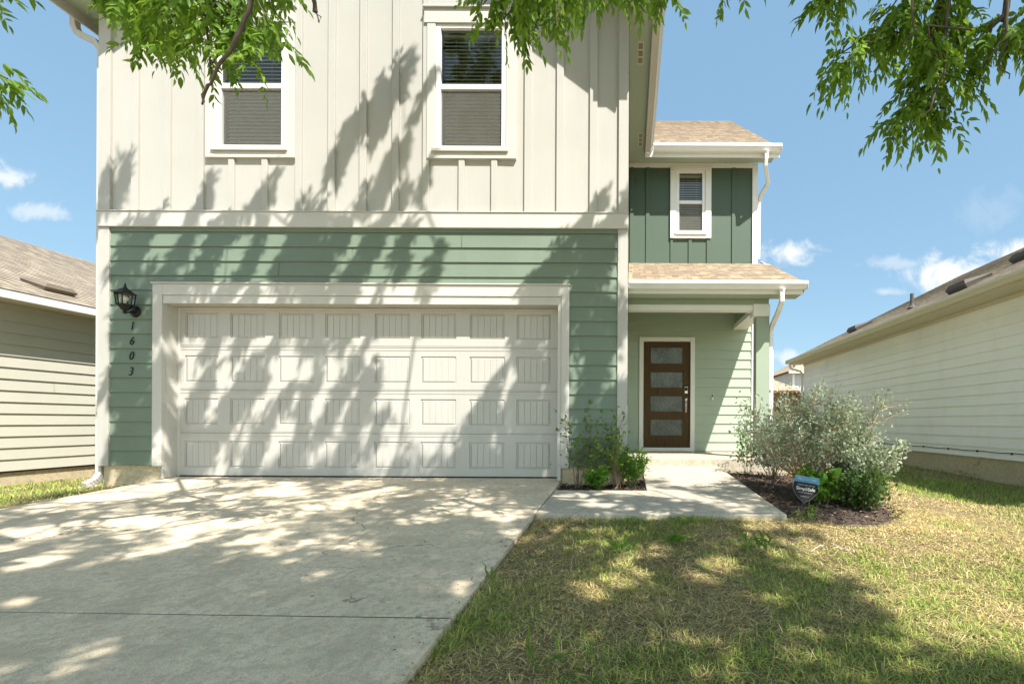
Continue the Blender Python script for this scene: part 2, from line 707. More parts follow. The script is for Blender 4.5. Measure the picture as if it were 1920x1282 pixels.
def slab(mb, pts, zf, th=.12):
    top = [(x, y, zf(y)) for x, y in pts]
    bot = [(x, y, zf(y) - th) for x, y in pts]
    n = len(pts)
    mb.add(top + bot, [tuple(range(n))] + [(i, n + i, n + (i + 1) % n, (i + 1) % n) for i in range(n)])


def build_paving():
    m = MB()
    g = .009
    xm = -3.93
    slab(m, [(DX0, 2.39 + g), (xm - .004, 2.345 + g), (xm - .004, 6.07), (DX0, 6.07)], zd)
    slab(m, [(xm + .004, 2.345 + g), (DX1, 2.29 + g), (DX1, 6.07), (xm + .004, 6.07)], zd)
    slab(m, [(DX0, -5), (DX1, -5), (DX1, 2.29 - g), (DX0, 2.39 - g)], zd)
    o = obj('driveway', m, M['conc'], None, .006)
    tag(o, 'wide pale concrete driveway sloping up to the garage door', 'driveway', kind='structure')
    j = MB()
    slab(j, [(DX0 + .02, -4.9), (DX1 - .02, -4.9), (DX1 - .02, 6.05), (DX0 + .02, 6.05)], lambda y: zd(y) - .007, .05)
    o = obj('joint_filler', j, M['dark'], None)
    tag(o, 'dark filler in the driveway joints', 'driveway', kind='structure')
    w = MB()
    x0 = DX1 + .012
    slab(w, [(x0, 4.25), (1.40, 4.25), (1.40, 7.6), (.2, 7.6), (.2, 5.41), (x0, 5.41)], zwalk)
    o = obj('walkway', w, M['conc2'], None, .008)
    tag(o, 'concrete front walk leading from the driveway to the stoop', 'walkway', kind='structure')
    s = MB()
    s.box(-.03, 2.46, 7.6, 9.33, -.3, .118)
    o = obj('stoop', s, M['conc2'], None, .01)
    tag(o, 'low concrete entry stoop below the front door', 'stoop', kind='structure')


build_paving()

# ------------------------------------------------------------------ wall builders
def spans(a, b, cuts):
    out, cur = [], a
    for c0, c1 in sorted(cuts):
        if c1 <= cur or c0 >= b:
            continue
        if c0 > cur:
            out.append((cur, min(c0, b)))
        cur = max(cur, c1)
    if cur < b:
        out.append((cur, b))
    return out


def lap(mb, org, along, outv, s0, s1, z0, z1, expo=.178, holes=(), proud=.017, joints=0, seed=0, top=None):
    org, al, ou = Vector(org), Vector(along), Vector(outv)
    r = np.random.default_rng(seed)
    P = lambda s, z, d: org + al * s + ou * d + Vector((0, 0, z))
    n = int(math.ceil((z1 - z0) / expo))
    for k in range(n):
        zb = z0 + k * expo
        zt = min(zb + expo, z1)
        jc = []
        if joints:
            for q in range(r.poisson(joints)):
                sj = r.uniform(s0 + .3, s1 - .3) if s1 - s0 > 1 else None
                if sj: jc.append((sj - .0025, sj + .0025))
        cuts = sorted({zb, zt, *[h for ho in holes for h in ho[2:] if zb < h < zt]})
        for za, zc in zip(cuts[:-1], cuts[1:]):
            zm = (za + zc) / 2
            hs = [(h[0], h[1]) for h in holes if h[2] < zm < h[3]] + jc
            da = .002 + proud * (1 - (za - zb) / expo)
            dc = .002 + proud * (1 - (zc - zb) / expo)
            for a, b in spans(s0, s1, hs):
                if top:
                    pass
                mb.quad(P(a, za, da), P(b, za, da), P(b, zc, dc), P(a, zc, dc))
                if za == zb:
                    mb.quad(P(a, za, -.004), P(b, za, -.004), P(b, za, da), P(a, za, da))
    # sheathing behind
    grid(mb, org - ou * .006, al, s0, s1, z0, z1, holes)


def grid(mb, org, along, s0, s1, z0, z1, holes=()):
    org, al = Vector(org), Vector(along)
    zs = sorted({z0, z1, *[h for ho in holes for h in ho[2:] if z0 < h < z1]})
    for za, zc in zip(zs[:-1], zs[1:]):
        zm = (za + zc) / 2
        for a, b in spans(s0, s1, [(h[0], h[1]) for h in holes if h[2] < zm < h[3]]):
            mb.quad(org + al * a + Vector((0, 0, za)), org + al * b + Vector((0, 0, za)),
                    org + al * b + Vector((0, 0, zc)), org + al * a + Vector((0, 0, zc)))


def courses(mb, p0, p1, up, n, length, th=.009, drop=None):
    """overlapping shingle courses from the eave edge p0-p1 up the slope"""
    p0, p1, up = Vector(p0), Vector(p1), Vector(up).normalized()
    al = (p1 - p0)
    nn = al.normalized().cross(up)
    if nn.z < 0:
        nn = -nn
    st = length / n
    for k in range(n):
        a0, a1 = p0 + up * (st * k), p1 + up * (st * k)
        b0, b1 = p0 + up * (st * (k + 1)), p1 + up * (st * (k + 1))
        mb.quad(a0 + nn * th, a1 + nn * th, b1 + nn * .001, b0 + nn * .001)
        mb.quad(a0 - nn * .004, a1 - nn * .004, a1 + nn * th, a0 + nn * th)
    return nn


GUT = [(0, 0), (.075, 0), (.085, .02), (.10, .045), (.125, .07), (.127, .118), (.119, .118), (.116, .075), (.09, .05), (.075, .028), (.068, .008), (.008, .008), (.008, .118), (0, .118)]

# ------------------------------------------------------------------ the house
house = thing('house', 'two-storey house with cream board and batten over sage siding and a white double garage door', 'house', (-3.2, 5.9, 0))
YF, YD, YE = 5.90, 6.08, 9.35
HX0, HX1 = -6.50, -.045
ZBASE, ZBB, ZBT = Z(876, YF), Z(429, YF, 650), Z(401, YF, 650)
XR = 2.46
ZEAVE, PITCH, OVF, OVS = 5.80, .74, .62, .335
XRID = (HX0 + HX1) / 2


def zrake(x):       # top of the main roof
    return ZEAVE + PITCH * ((HX1 + OVS - x) if x > XRID else (x - HX0 + OVS))


# --- windows
def window(parent, Y, x0, x1, z0, z1, trim, head=True, tm=None, box=.35, zr=None, screen=True, apron=True):
    """x0..z1: the vinyl frame's outer rectangle; the trim casing is the part's own mesh"""
    tl, tr, tb, tt = trim
    c = MB()
    pr = .044
    zt_side = z1 + (0 if head else 0)
    c.box(x0 - tl, x0 - .003, Y - pr, Y + .004, z0 - tb, z1)
    c.box(x1 + .003, x1 + tr, Y - pr, Y + .004, z0 - tb, z1)
    c.box(x0 - .003, x1 + .003, Y - pr + .002, Y + .004, z0 - tb, z0 - .05)
    if head:
        c.box(x0 - tl - .035, x1 + tr + .005, Y - pr - .006, Y + .004, z1 + .004, z1 + tt)
        c.box(x0 - tl - .045, x1 + tr + .02, Y - pr - .03, Y + .004, z1 + tt + .002, z1 + tt + .022)
    else:
        c.box(x0 - tl, x1 + tr, Y - pr - .003, Y + .004, z1 + .003, z1 + tt)
    w = obj('window', c, tm or M['cream_x'], parent, .004)
    s = MB()
    s.box(x0 - .035, x1 + .035, Y - pr - .022, Y - .002, z0 - .047, z0 - .004)
    obj('sill', s, tm or M['cream_x'], w, .004)
    fw = .055
    f = MB()
    f.box(x0, x0 + fw, Y - .03, Y + .06, z0, z1)
    f.box(x1 - fw, x1, Y - .03, Y + .06, z0, z1)
    f.box(x0 + fw, x1 - fw, Y - .028, Y + .06, z0, z0 + .035)
    f.box(x0 + fw, x1 - fw, Y - .028, Y + .06, z1 - .045, z1)
    obj('frame', f, M['vinyl'], w, .004)
    zr = zr if zr is not None else (z0 + z1) / 2
    r = MB()
    r.box(x0 + fw + .001, x1 - fw - .001, Y - .018, Y + .045, zr - .03, zr + .03)
    obj('meeting_rail', r, M['vinyl'], w, .004)
    for za, zb, yy in ((z0 + .036, zr - .031, Y + .03), (zr + .031, z1 - .046, Y + .012)):
        q = MB()
        q.quad((x0 + fw, yy, za), (x1 - fw, yy, za), (x1 - fw, yy, zb), (x0 + fw, yy, zb))
        obj('pane', q, M['glass'], w)
    if screen:
        q = MB()
        q.quad((x0 + fw, Y + .004, z0 + .036), (x1 - fw, Y + .004, z0 + .036), (x1 - fw, Y + .004, zr - .031), (x0 + fw, Y + .004, zr - .031))
        obj('screen', q, M['screen'], w)
    b = MB()
    n = int((z1 - z0 - .1) / .046)
    for k in range(n):
        zc = z0 + .05 + k * .046
        up_ = zc > zr
        tilt, d = (.010, .020) if up_ else (.021, .013)
        b.box(x0 + fw + .01, x1 - fw - .01, Y + .0945 - d - .003, Y + .0945 - d, zc - tilt - .004, zc - tilt + (.008 if up_ else .004))
        b.add([(x0 + fw + .01, Y + .095 - d, zc - tilt), (x1 - fw - .01, Y + .095 - d, zc - tilt), (x1 - fw - .01, Y + .095 + d, zc + tilt), (x0 + fw + .01, Y + .095 + d, zc + tilt),
               (x0 + fw + .01, Y + .095 - d, zc - tilt + .003), (x1 - fw - .01, Y + .095 - d, zc - tilt + .003), (x1 - fw - .01, Y + .095 + d, zc + tilt + .003), (x0 + fw + .01, Y + .095 + d, zc + tilt + .003)],
              [(0, 3, 2, 1), (4, 5, 6, 7), (0, 1, 5, 4)])
    for q in (.25, .72):
        xc = x0 + (x1 - x0) * q
        b.box(xc - .0015, xc + .0015, Y + .066, Y + .069, z0 + .04, z1 - .05)
    b.box(x0 + fw + .005, x1 - fw - .005, Y + .07, Y + .12, z1 - .085, z1 - .05)
    obj('blind', b, M['blind'], w)
    k = MB()
    e = .01
    xa, xb, za, zb, ya, yb = x0 - e, x1 + e, z0 - e, z1 + e, Y + .061, Y + box
    k.add([(xa, ya, za), (xb, ya, za), (xb, yb, za), (xa, yb, za), (xa, ya, zb), (xb, ya, zb), (xb, yb, zb), (xa, yb, zb)],
          [(0, 1, 2, 3), (4, 7, 6, 5), (1, 5, 6, 2), (2, 6, 7, 3), (3, 7, 4, 0)])
    obj('room_lining', k, M['interior'], w)
    return (x0 - .002, x1 + .002, z0 - .002, z1 + .002)


wz0, wz1 = Z(283, YF), Z(51, YF)
WL = (X(408, YF, 170), X(539, YF, 170))
WR = (X(819, YF, 170), X(950, YF, 170))
zrail = Z(166, YF)
SC = F / YF
hole_l = window(house, YF, WL[0], WL[1], wz0, wz1, (.115, .115, .125, .18), zr=zrail)
hole_r = window(house, YF, WR[0], WR[1], wz0, wz1, (.105, .125, .125, .18), zr=zrail)

# --- upper front wall
def build_upper():
    m = MB()
    grid(m, (0, YF, 0), (1, 0, 0), HX0, HX1, ZBT - .02, 5.9, [hole_l, hole_r])
    zt = zrake(HX0) - .12
    m.poly([(HX0, YF, 5.9), (HX1, YF, 5.9), (HX1, YF, zt), (XRID, YF, zrake(XRID) - .12), (HX0, YF, zt)])
    obj('upper_wall', m, M['cream_v'], house)
    b = MB()
    px = [(250, 263), (310, 323), (372, 385), (556, 568), (617, 630), (676, 689), (737, 749), (794, 806), (984, 997), (1044, 1057), (1106, 1120)]
    zb0 = ZBT + .002
    for u0, u1 in px:
        a, c = X(u0, YF, 300), X(u1, YF, 300)
        b.box(a, c, YF - .030, YF + .003, zb0, zrake((a + c) / 2) - .17)
    for u0, u1 in [(431, 442), (493, 504), (861, 872), (922, 933)]:
        a, c = X(u0, YF, 350), X(u1, YF, 350)
        b.box(a, c, YF - .030, YF + .003, zb0, wz0 - .128)
        b.box(a, c, YF - .030, YF + .003, wz1 + .206, zrake((a + c) / 2) - .17)
    obj('batten', b, M['cream_v'], house, .003)
    t = MB()
    t.box(HX0 - .01, HX0 + .135, YF - .034, YF + .02, ZBT + .002, zrake(HX0) - .17)
    obj('corner_board', t, M['cream_v'], house, .003)
    t = MB()
    t.box(HX1 - .10, HX1 + .016, YF - .034, YF + .02, ZBT + .002, zrake(HX1) - .17)
    t.box(HX1 + .0165, HX1 + .02, YF - .02, YF + .11, ZBT - .1, 5.62)
    obj('corner_board', t, M['cream_v'], house, .003)
    t = MB()
    t.box(HX0 - .012, HX1 + .022, YF - .05, YF + .02, ZBB, ZBT)
    t.box(HX0 - .012, HX1 + .022, YF - .062, YF + .02, ZBT + .0005, ZBT + .012)
    obj('belly_band', t, M['cream_x'], house, .004)


build_upper()
# --- lower front wall with garage
GX0, GX1, GZ1 = X(308, YF, 700), X(1046, YF, 700), Z(571, YF, 700)
GTX0, GTX1, GTZ = X(290, YF, 700), X(1067.5, YF, 700), Z(535, YF, 700)


def build_lower():
    m = MB()
    lap(m, (0, YF, 0), (1, 0, 0), (0, -1, 0), HX0 + .1, HX1 - .05, ZBASE, ZBB, .179, [(GTX0, GTX1, -1, GTZ)], joints=.5, seed=3)
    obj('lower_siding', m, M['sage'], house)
    t = MB()
    t.box(HX0 - .01, HX0 + .125, YF - .03, YF + .02, ZBASE - .01, ZBB - .002)
    obj('corner_board', t, M['cream_v'], house, .003)
    t = MB()
    t.box(HX1 - .105, HX1 + .016, YF - .03, YF + .02, ZBASE - .01, ZBB - .002)
    t.box(HX1 + .0165, HX1 + .02, YF - .02, YF + .11, ZBASE, ZBB - .1)
    obj('corner_board', t, M['cream_v'], house, .003)
    g = MB()
    g.box(GTX0, GX0 - .002, YF - .034, YF + .02, ZBASE - .01, GTZ)
    g.box(GX1 + .045, GTX1, YF - .034, YF + .02, ZBASE - .01, GTZ)
    g.box(GX0 - .0015, GX1 + .0445, YF - .034, YF + .02, GZ1 + .10, GTZ)
    g.box(GTX0 - .01, GTX1 + .01, YF - .05, YF + .02, GTZ + .0015, GTZ + .018)
    # inner stop and jambs down to the floor
    g.box(GX0 - .001, GX1 + .001, YF - .022, YD - .01, GZ1, GZ1 + .0985)
    g.box(GX1, GX1 + .0435, YF - .022, YD - .01, -.03, GZ1 + .098)
    g.box(GX0 - .05, GX0, YF + .021, YD - .01, -.03, GZ1 + .098)
    g.box(GX0 - .03, GX0 - .001, YF - .01, YF + .02, -.03, ZBASE - .012)
    g.box(GX0 - .02, GX0 + .03, YD - .0095, YD + .02, -.02, GZ1 - .002)
    g.box(GX1 - .03, GX1 + .02, YD - .0095, YD + .02, -.02, GZ1 - .002)
    g.box(GX0 + .031, GX1 - .031, YD - .0095, YD + .02, GZ1 - .03, GZ1 - .002)
    obj('garage_surround', g, M['cream_x'], house, .003)
    f = MB()
    f.box(HX0 + .03, GX0 - .052, YF + .012, YF + .15, -.5, ZBASE - .001)
    f.box(HX0 + .03, HX0 + .15, YF + .151, 16, -.5, .10)
    obj('foundation', f, M['found'], house, .006)
    f = MB()
    f.box(GX1 + .046, HX1 - .02, YF + .012, YF + .15, -.5, ZBASE - .001)
    f.box(HX1 - .15, HX1 - .021, YF + .151, YE, -.5, .10)
    obj('foundation', f, M['found'], house, .006)


build_lower()


def build_garage():
    m = MB()
    x0, x1 = GX0 + .012, GX1 - .012
    zb, zt = -.012, GZ1 - .01
    xs = [(346, 409), (431, 496), (522, 588), (609, 675), (702, 768), (789, 855), (880, 946), (968, 1033)]
    zs = [(880, 830), (799, 750), (720, 670), (638, 590)]
    P = [(X(a, YD, 740), X(b, YD, 740)) for a, b in xs]
    R = [(Z(a, YD), Z(b, YD)) for a, b in zs]
    joints = [zb, Z(815, YD), Z(735, YD), Z(654, YD), zt]
    y = YD
    for k in range(4):
        a, b = joints[k] + .004, joints[k + 1] - .004
        holes = [(p[0], p[1], R[k][0], R[k][1]) for p in P]
        grid(m, (0, y, 0), (1, 0, 0), x0, x1, a, b, holes)
        # shaped lip and rib lines at the section joint
        if k:
            m.quad((x0, y + .012, a - .008), (x1, y + .012, a - .008), (x1, y, a), (x0, y, a))
            m.box(x0, x1, y - .004, y + .002, a + .018, a + .024)
            m.box(x0, x1, y - .004, y + .002, a - .038, a - .032)
        m.quad((x0, y, b), (x1, y, b), (x1, y + .012, b), (x0, y + .012, b))
        for p in P:
            za, zc = R[k]
            i1, i2, d1 = .009, .026, .004
            ring = [(0, 0), (i1 * .5, .013), (i1, .013), (i2, d1)]
            prev = None
            for ins, d in ring:
                cur = [(p[0] + ins, y + d, za + ins), (p[1] - ins, y + d, za + ins), (p[1] - ins, y + d, zc - ins), (p[0] + ins, y + d, zc - ins)]
                if prev:
                    for q in range(4):
                        m.quad(prev[q], prev[(q + 1) % 4], cur[(q + 1) % 4], cur[q])
                prev = cur
            # raised bead-board field with grooves
            fx0, fx1 = p[0] + i2, p[1] - i2
            n = 5
            g = .0045
            w = (fx1 - fx0) / n
            za2, zc2 = za + i2, zc - i2
            for q in range(n):
                a0, a1 = fx0 + q * w, fx0 + (q + 1) * w
                m.quad((a0 + g, y + d1, za2), (a1 - g, y + d1, za2), (a1 - g, y + d1, zc2), (a0 + g, y + d1, zc2))
                m.quad((a0, y + d1 + .006, za2), (a0 + g, y + d1, za2), (a0 + g, y + d1, zc2), (a0, y + d1 + .006, zc2))
                m.quad((a1 - g, y + d1, za2), (a1, y + d1 + .006, za2), (a1, y + d1 + .006, zc2), (a1 - g, y + d1, zc2))
    gd = obj('garage_door', m, M['garage'], house)
    k = MB()
    k.box(x0 - .02, x1 + .02, YD + .03, YD + .05, -.1, zt + .05)
    k.box(x0, x1, YD + .003, YD + .03, -.03, -.013)
    obj('door_seal', k, M['dark'], gd)


build_garage()


# --- side walls, right walls, back
def build_sides():
    m = MB()
    lap(m, (HX1, 0, 0), (0, 1, 0), (1, 0, 0), YF + .02, YE, ZBASE, 5.73, .179, proud=.012)
    lap(m, (HX0, 0, 0), (0, 1, 0), (-1, 0, 0), YF + .02, 16, ZBASE, 5.62, .179, proud=.012)
    m.quad((HX0, 16, 0), (XR, 16, 0), (XR, 16, 5.7), (HX0, 16, 5.7))
    lap(m, (XR, 0, 0), (0, 1, 0), (1, 0, 0), YE + .02, 16, .1, 5.62, .179, proud=.012)
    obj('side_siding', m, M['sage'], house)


build_sides()
# --- recessed entry wall (ground floor lap, first floor board and batten)
DXa, DXb = X(1207.5, YE, 740), X(1293, YE, 740)
DZ0, DZ1 = Z(838, YE), Z(641, YE)


def build_entry():
    m = MB()
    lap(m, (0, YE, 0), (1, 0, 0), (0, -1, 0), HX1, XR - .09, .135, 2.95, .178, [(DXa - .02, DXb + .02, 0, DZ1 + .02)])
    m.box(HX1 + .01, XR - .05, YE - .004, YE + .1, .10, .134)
    obj('entry_siding', m, M['sage_lifted'], house)
    Y2 = YE
    zb, zt = Z(497, Y2), Z(315, Y2, 1300)
    wx0, wx1 = X(1268, Y2, 380), X(1321.6, Y2, 380)
    vz0, vz1 = Z(436, Y2), Z(320, Y2)
    hole = window(house, Y2, wx0, wx1, vz0, vz1, (.12, .12, .115, .06), head=False, tm=M['white'], zr=Z(379, Y2))
    u = MB()
    grid(u, (0, Y2, 0), (1, 0, 0), HX1, XR, zb - .4, 5.74, [hole])
    obj('upper_entry_wall', u, M['forest'], house)
    b = MB()
    for u0, u1 in [(1181, 1188), (1211, 1218), (1372, 1379)]:
        b.box(X(u0, Y2, 400), X(u1, Y2, 400), Y2 - .021, Y2 + .003, zb - .05, zt - .001)
    for u0, u1 in [(1257, 1262), (1291, 1297), (1325, 1331)]:
        b.box(X(u0, Y2, 400), X(u1, Y2, 400), Y2 - .021, Y2 + .003, zb - .05, vz0 - .117)
    obj('batten', b, M['forest'], house, .003)
    t = MB()
    t.box(HX1 + .02, XR + .016, Y2 - .034, Y2 + .003, zt, ZEAVE - .076)
    obj('frieze_board', t, M['white'], house, .003)
    t = MB()
    t.box(XR - .09, XR + .016, Y2 - .03, Y2 + .02, zb - .1, zt - .001)
    obj('corner_board', t, M['white'], house, .003)
    t = MB()
    t.box(XR - .09, XR + .016, Y2 - .03, Y2 + .02, .12, 2.9)
    obj('corner_board', t, M['white'], house, .003)
    # door
    c = MB()
    tw = .095
    c.box(DXa - tw, DXa - .012, Y2 - .04, Y2 + .08, .12, DZ1 + tw)
    c.box(DXb + .012, DXb + tw, Y2 - .04, Y2 + .08, .12, DZ1 + tw)
    c.box(DXa - .0115, DXb + .0115, Y2 - .038, Y2 + .08, DZ1 + .012, DZ1 + tw - .001)
    d = obj('front_door', c, M['white'], house, .004)
    s = MB()
    yy = Y2 + .012
    rows = [(1, 1), ]
    gx0, gx1 = X(1220, YE, 740), X(1280, YE, 740)
    gz = [(Z(816, YE), Z(786, YE)), (Z(771, YE), Z(742, YE)), (Z(726, YE), Z(697, YE)), (Z(681, YE), Z(651, YE))]
    holes = [(gx0, gx1, a, b) for a, b in gz]
    grid(s, (0, yy, 0), (1, 0, 0), DXa, DXb, DZ0, DZ1, holes)
    for a, b in gz:
        for p, q in (((gx0, a), (gx1, a)), ((gx1, a), (gx1, b)), ((gx1, b), (gx0, b)), ((gx0, b), (gx0, a))):
            s.quad((p[0], yy, p[1]), (q[0], yy, q[1]), (q[0], yy + .02, q[1]), (p[0], yy + .02, p[1]))
        for x0, x1, z0, z1 in ((gx0 - .012, gx1 + .012, a - .014, a), (gx0 - .012, gx1 + .012, b, b + .014), (gx0 - .012, gx0, a, b), (gx1, gx1 + .012, a, b)):
            s.box(x0, x1, yy - .006, yy + .002, z0, z1)
    s.quad((DXa, yy + .045, DZ0), (DXb, yy + .045, DZ0), (DXb, yy + .045, DZ1), (DXa, yy + .045, DZ1))
    obj('door_leaf', s, M['wood'], d)
    for a, b in gz:
        q = MB()
        q.quad((gx0, yy + .018, a), (gx1, yy + .018, a), (gx1, yy + .018, b), (gx0, yy + .018, b))
        obj('glass_panel', q, M['frost'], d)
    h = MB()
    h.box(DXa - .011, DXb + .011, Y2 - .05, Y2 + .05, .119, DZ0 - .004)
    obj('threshold', h, M['gutter'], d)
    lk = MB()
    lx = X(1286.5, YE, 740)
    lk.box(lx - .033, lx + .033, yy - .03, yy - .001, Z(737, YE), Z(724, YE))
    obj('lock', lk, M['steel'], d, .008)
    lb = MB()
    lb.box(lx - .026, lx + .026, yy - .032, yy - .0305, Z(732, YE), Z(725.5, YE))
    obj('keypad', lb, M['black'], d)
    hd = MB()
    zc = Z(748, YE)
    hd.lathe([(.0, 0), (.034, 0), (.034, .012), (.02, .02), (0.0, .02)], (0, 0, 0), 14)
    hd.v = [(lx + p[0], yy - p[2], zc + p[1]) for p in hd.v]
    hd.tube([(lx, yy - .002, Z(752, YE)), (lx, yy - .045, Z(755, YE)), (lx - .004, yy - .06, Z(761, YE)), (lx, yy - .05, Z(768, YE)), (lx, yy - .004, Z(770, YE))], .011, 8)
    hd.box(lx - .018, lx + .018, yy - .012, yy - .001, Z(772, YE), Z(751, YE))
    obj('handle', hd, M['steel'], d, .003, True)


build_entry()


# --- porch: beam, column, roof
YB, YG = 7.75, 7.42


def build_porch():
    x1 = X(1442.6, YB, 650)
    x0c = X(1418, YB, 650)
    b = MB()
    b.box(HX1 + .02, x1 - .01, YB, YB + .14, 2.585, 2.86)
    b.box(x0c + .012, x1 - .012, YB + .141, YE - .002, 2.585, 2.86)
    obj('porch_beam', b, M['sage_v'], house, .003)
    t = MB()
    t.box(HX1 + .02, x0c - .06, YB - .014, YB + .15, 2.495, 2.584)
    t.box(x0c - .03, x1 + .004, YB + .205, YE - .004, 2.495, 2.584)
    obj('beam_trim', t, M['white'], house, .003)
    c = MB()
    c.box(x0c, x1, YB + .005, YB + .19, .118, 2.42)
    obj('porch_column', c, M['sage_v'], house, .004)
    c = MB()
    c.box(x0c - .055, x1 + .006, YB - .022, YB + .204, 2.405, 2.60)
    obj('column_cap', c, M['white'], house, .004)
    c = MB()
    c.box(x0c - .015, x1 + .015, YB - .01, YB + .2, .119, .24)
    obj('column_base', c, M['white'], house, .004)
    ce = MB()
    ce.box(HX1 + .02, x1 + .2, YG + .03, YE - .003, 2.861, 2.88)
    obj('porch_ceiling', ce, M['soffit'], house)
    # roof
    xa, xb = HX1 + .02, 2.70
    z0, z1 = Z(530, YG, 1340) + .015, Z(494, YE, 1300)
    up = Vector((0, YE - YG, z1 - z0))
    r = MB()
    courses(r, (xa, YG - .03, z0 - .014), (xb, YG - .03, z0 - .014), up, 15, up.length + .03)
    n = up.normalized().cross(Vector((1, 0, 0)))
    th = .05
    dn = Vector((0, 0, -th))
    A, B = Vector((xa, YG, z0)), Vector((xb, YG, z0))
    Cc, D = Vector((xb, YE - .002, z1)), Vector((xa, YE - .002, z1))
    r.quad(A + dn, D + dn, Cc + dn, B + dn)
    r.quad(B, Cc, Cc + dn, B + dn)
    rf = obj('porch_roof', r, M['roof_tan'], house)
    k = MB()
    k.prism([(0, -.17), (.02, -.17), (.02, -.03), (0, -.03)], (xb - .028, YG + .001, z0 + .01), (xb - .028, YE + .5, z0 + .01 + (YE + .5 - YG) * up.z / up.y), (1, 0, 0), (0, 0, 1))
    k.poly([(xb - .2, YG + .02, z0 - .15), (xb - .03, YG + .02, z0 - .15), (xb - .03, YE, z1 - .16), (xb - .2, YE, z1 - .16)])
    k.box(xa, xb - .008, YG + .001, YG + .022, z0 - .185, z0 - .02)
    obj('porch_fascia', k, M['white'], house, .002)
    so = MB()
    so.box(xa, xb - .03, YG + .0225, YB - .001, z0 - .178, z0 - .165)
    obj('porch_soffit', so, M['soffit'], house)
    g = MB()
    g.prism(GUT, (xa + .005, YG, z0 - .128), (xb + .01, YG, z0 - .128), (0, -1, 0), (0, 0, 1))
    g.box(xb + .0105, xb + .013, YG - .125, YG, z0 - .128, z0 - .012)
    g.box(xa + .001, xa + .0045, YG - .12, YG, z0 - .128, z0 - .012)
    obj('porch_gutter', g, M['gutter'], house)
    fl = MB()
    fl.box(xa - .0, xa + .06, YG - .02, YG + .06, z0 + .012, z0 + .13)
    obj('kickout_flashing', fl, M['found'], house)
    ds = MB()
    X0 = 2.33
    ds.tube([(X0, YG - .06, z0 - .12), (X0, YG - .06, z0 - .22), (X0 + .005, YG - .05, z0 - .30), (X0 - .01, YG + .05, z0 - .42), (x1 + .05, YB + .03, z0 - .60), (x1 + .047, YB + .075, z0 - .68), (x1 + .047, YB + .08, 1.2), (x1 + .047, YB + .08, .15)], .047, 4, sq=(1, 0, 0))
    ds.lathe([(.035, -.03), (.05, 0), (.062, .03)], (X0, YG - .06, z0 - .155), 8)
    obj('downspout', ds, M['gutter'], house, .006)


build_porch()


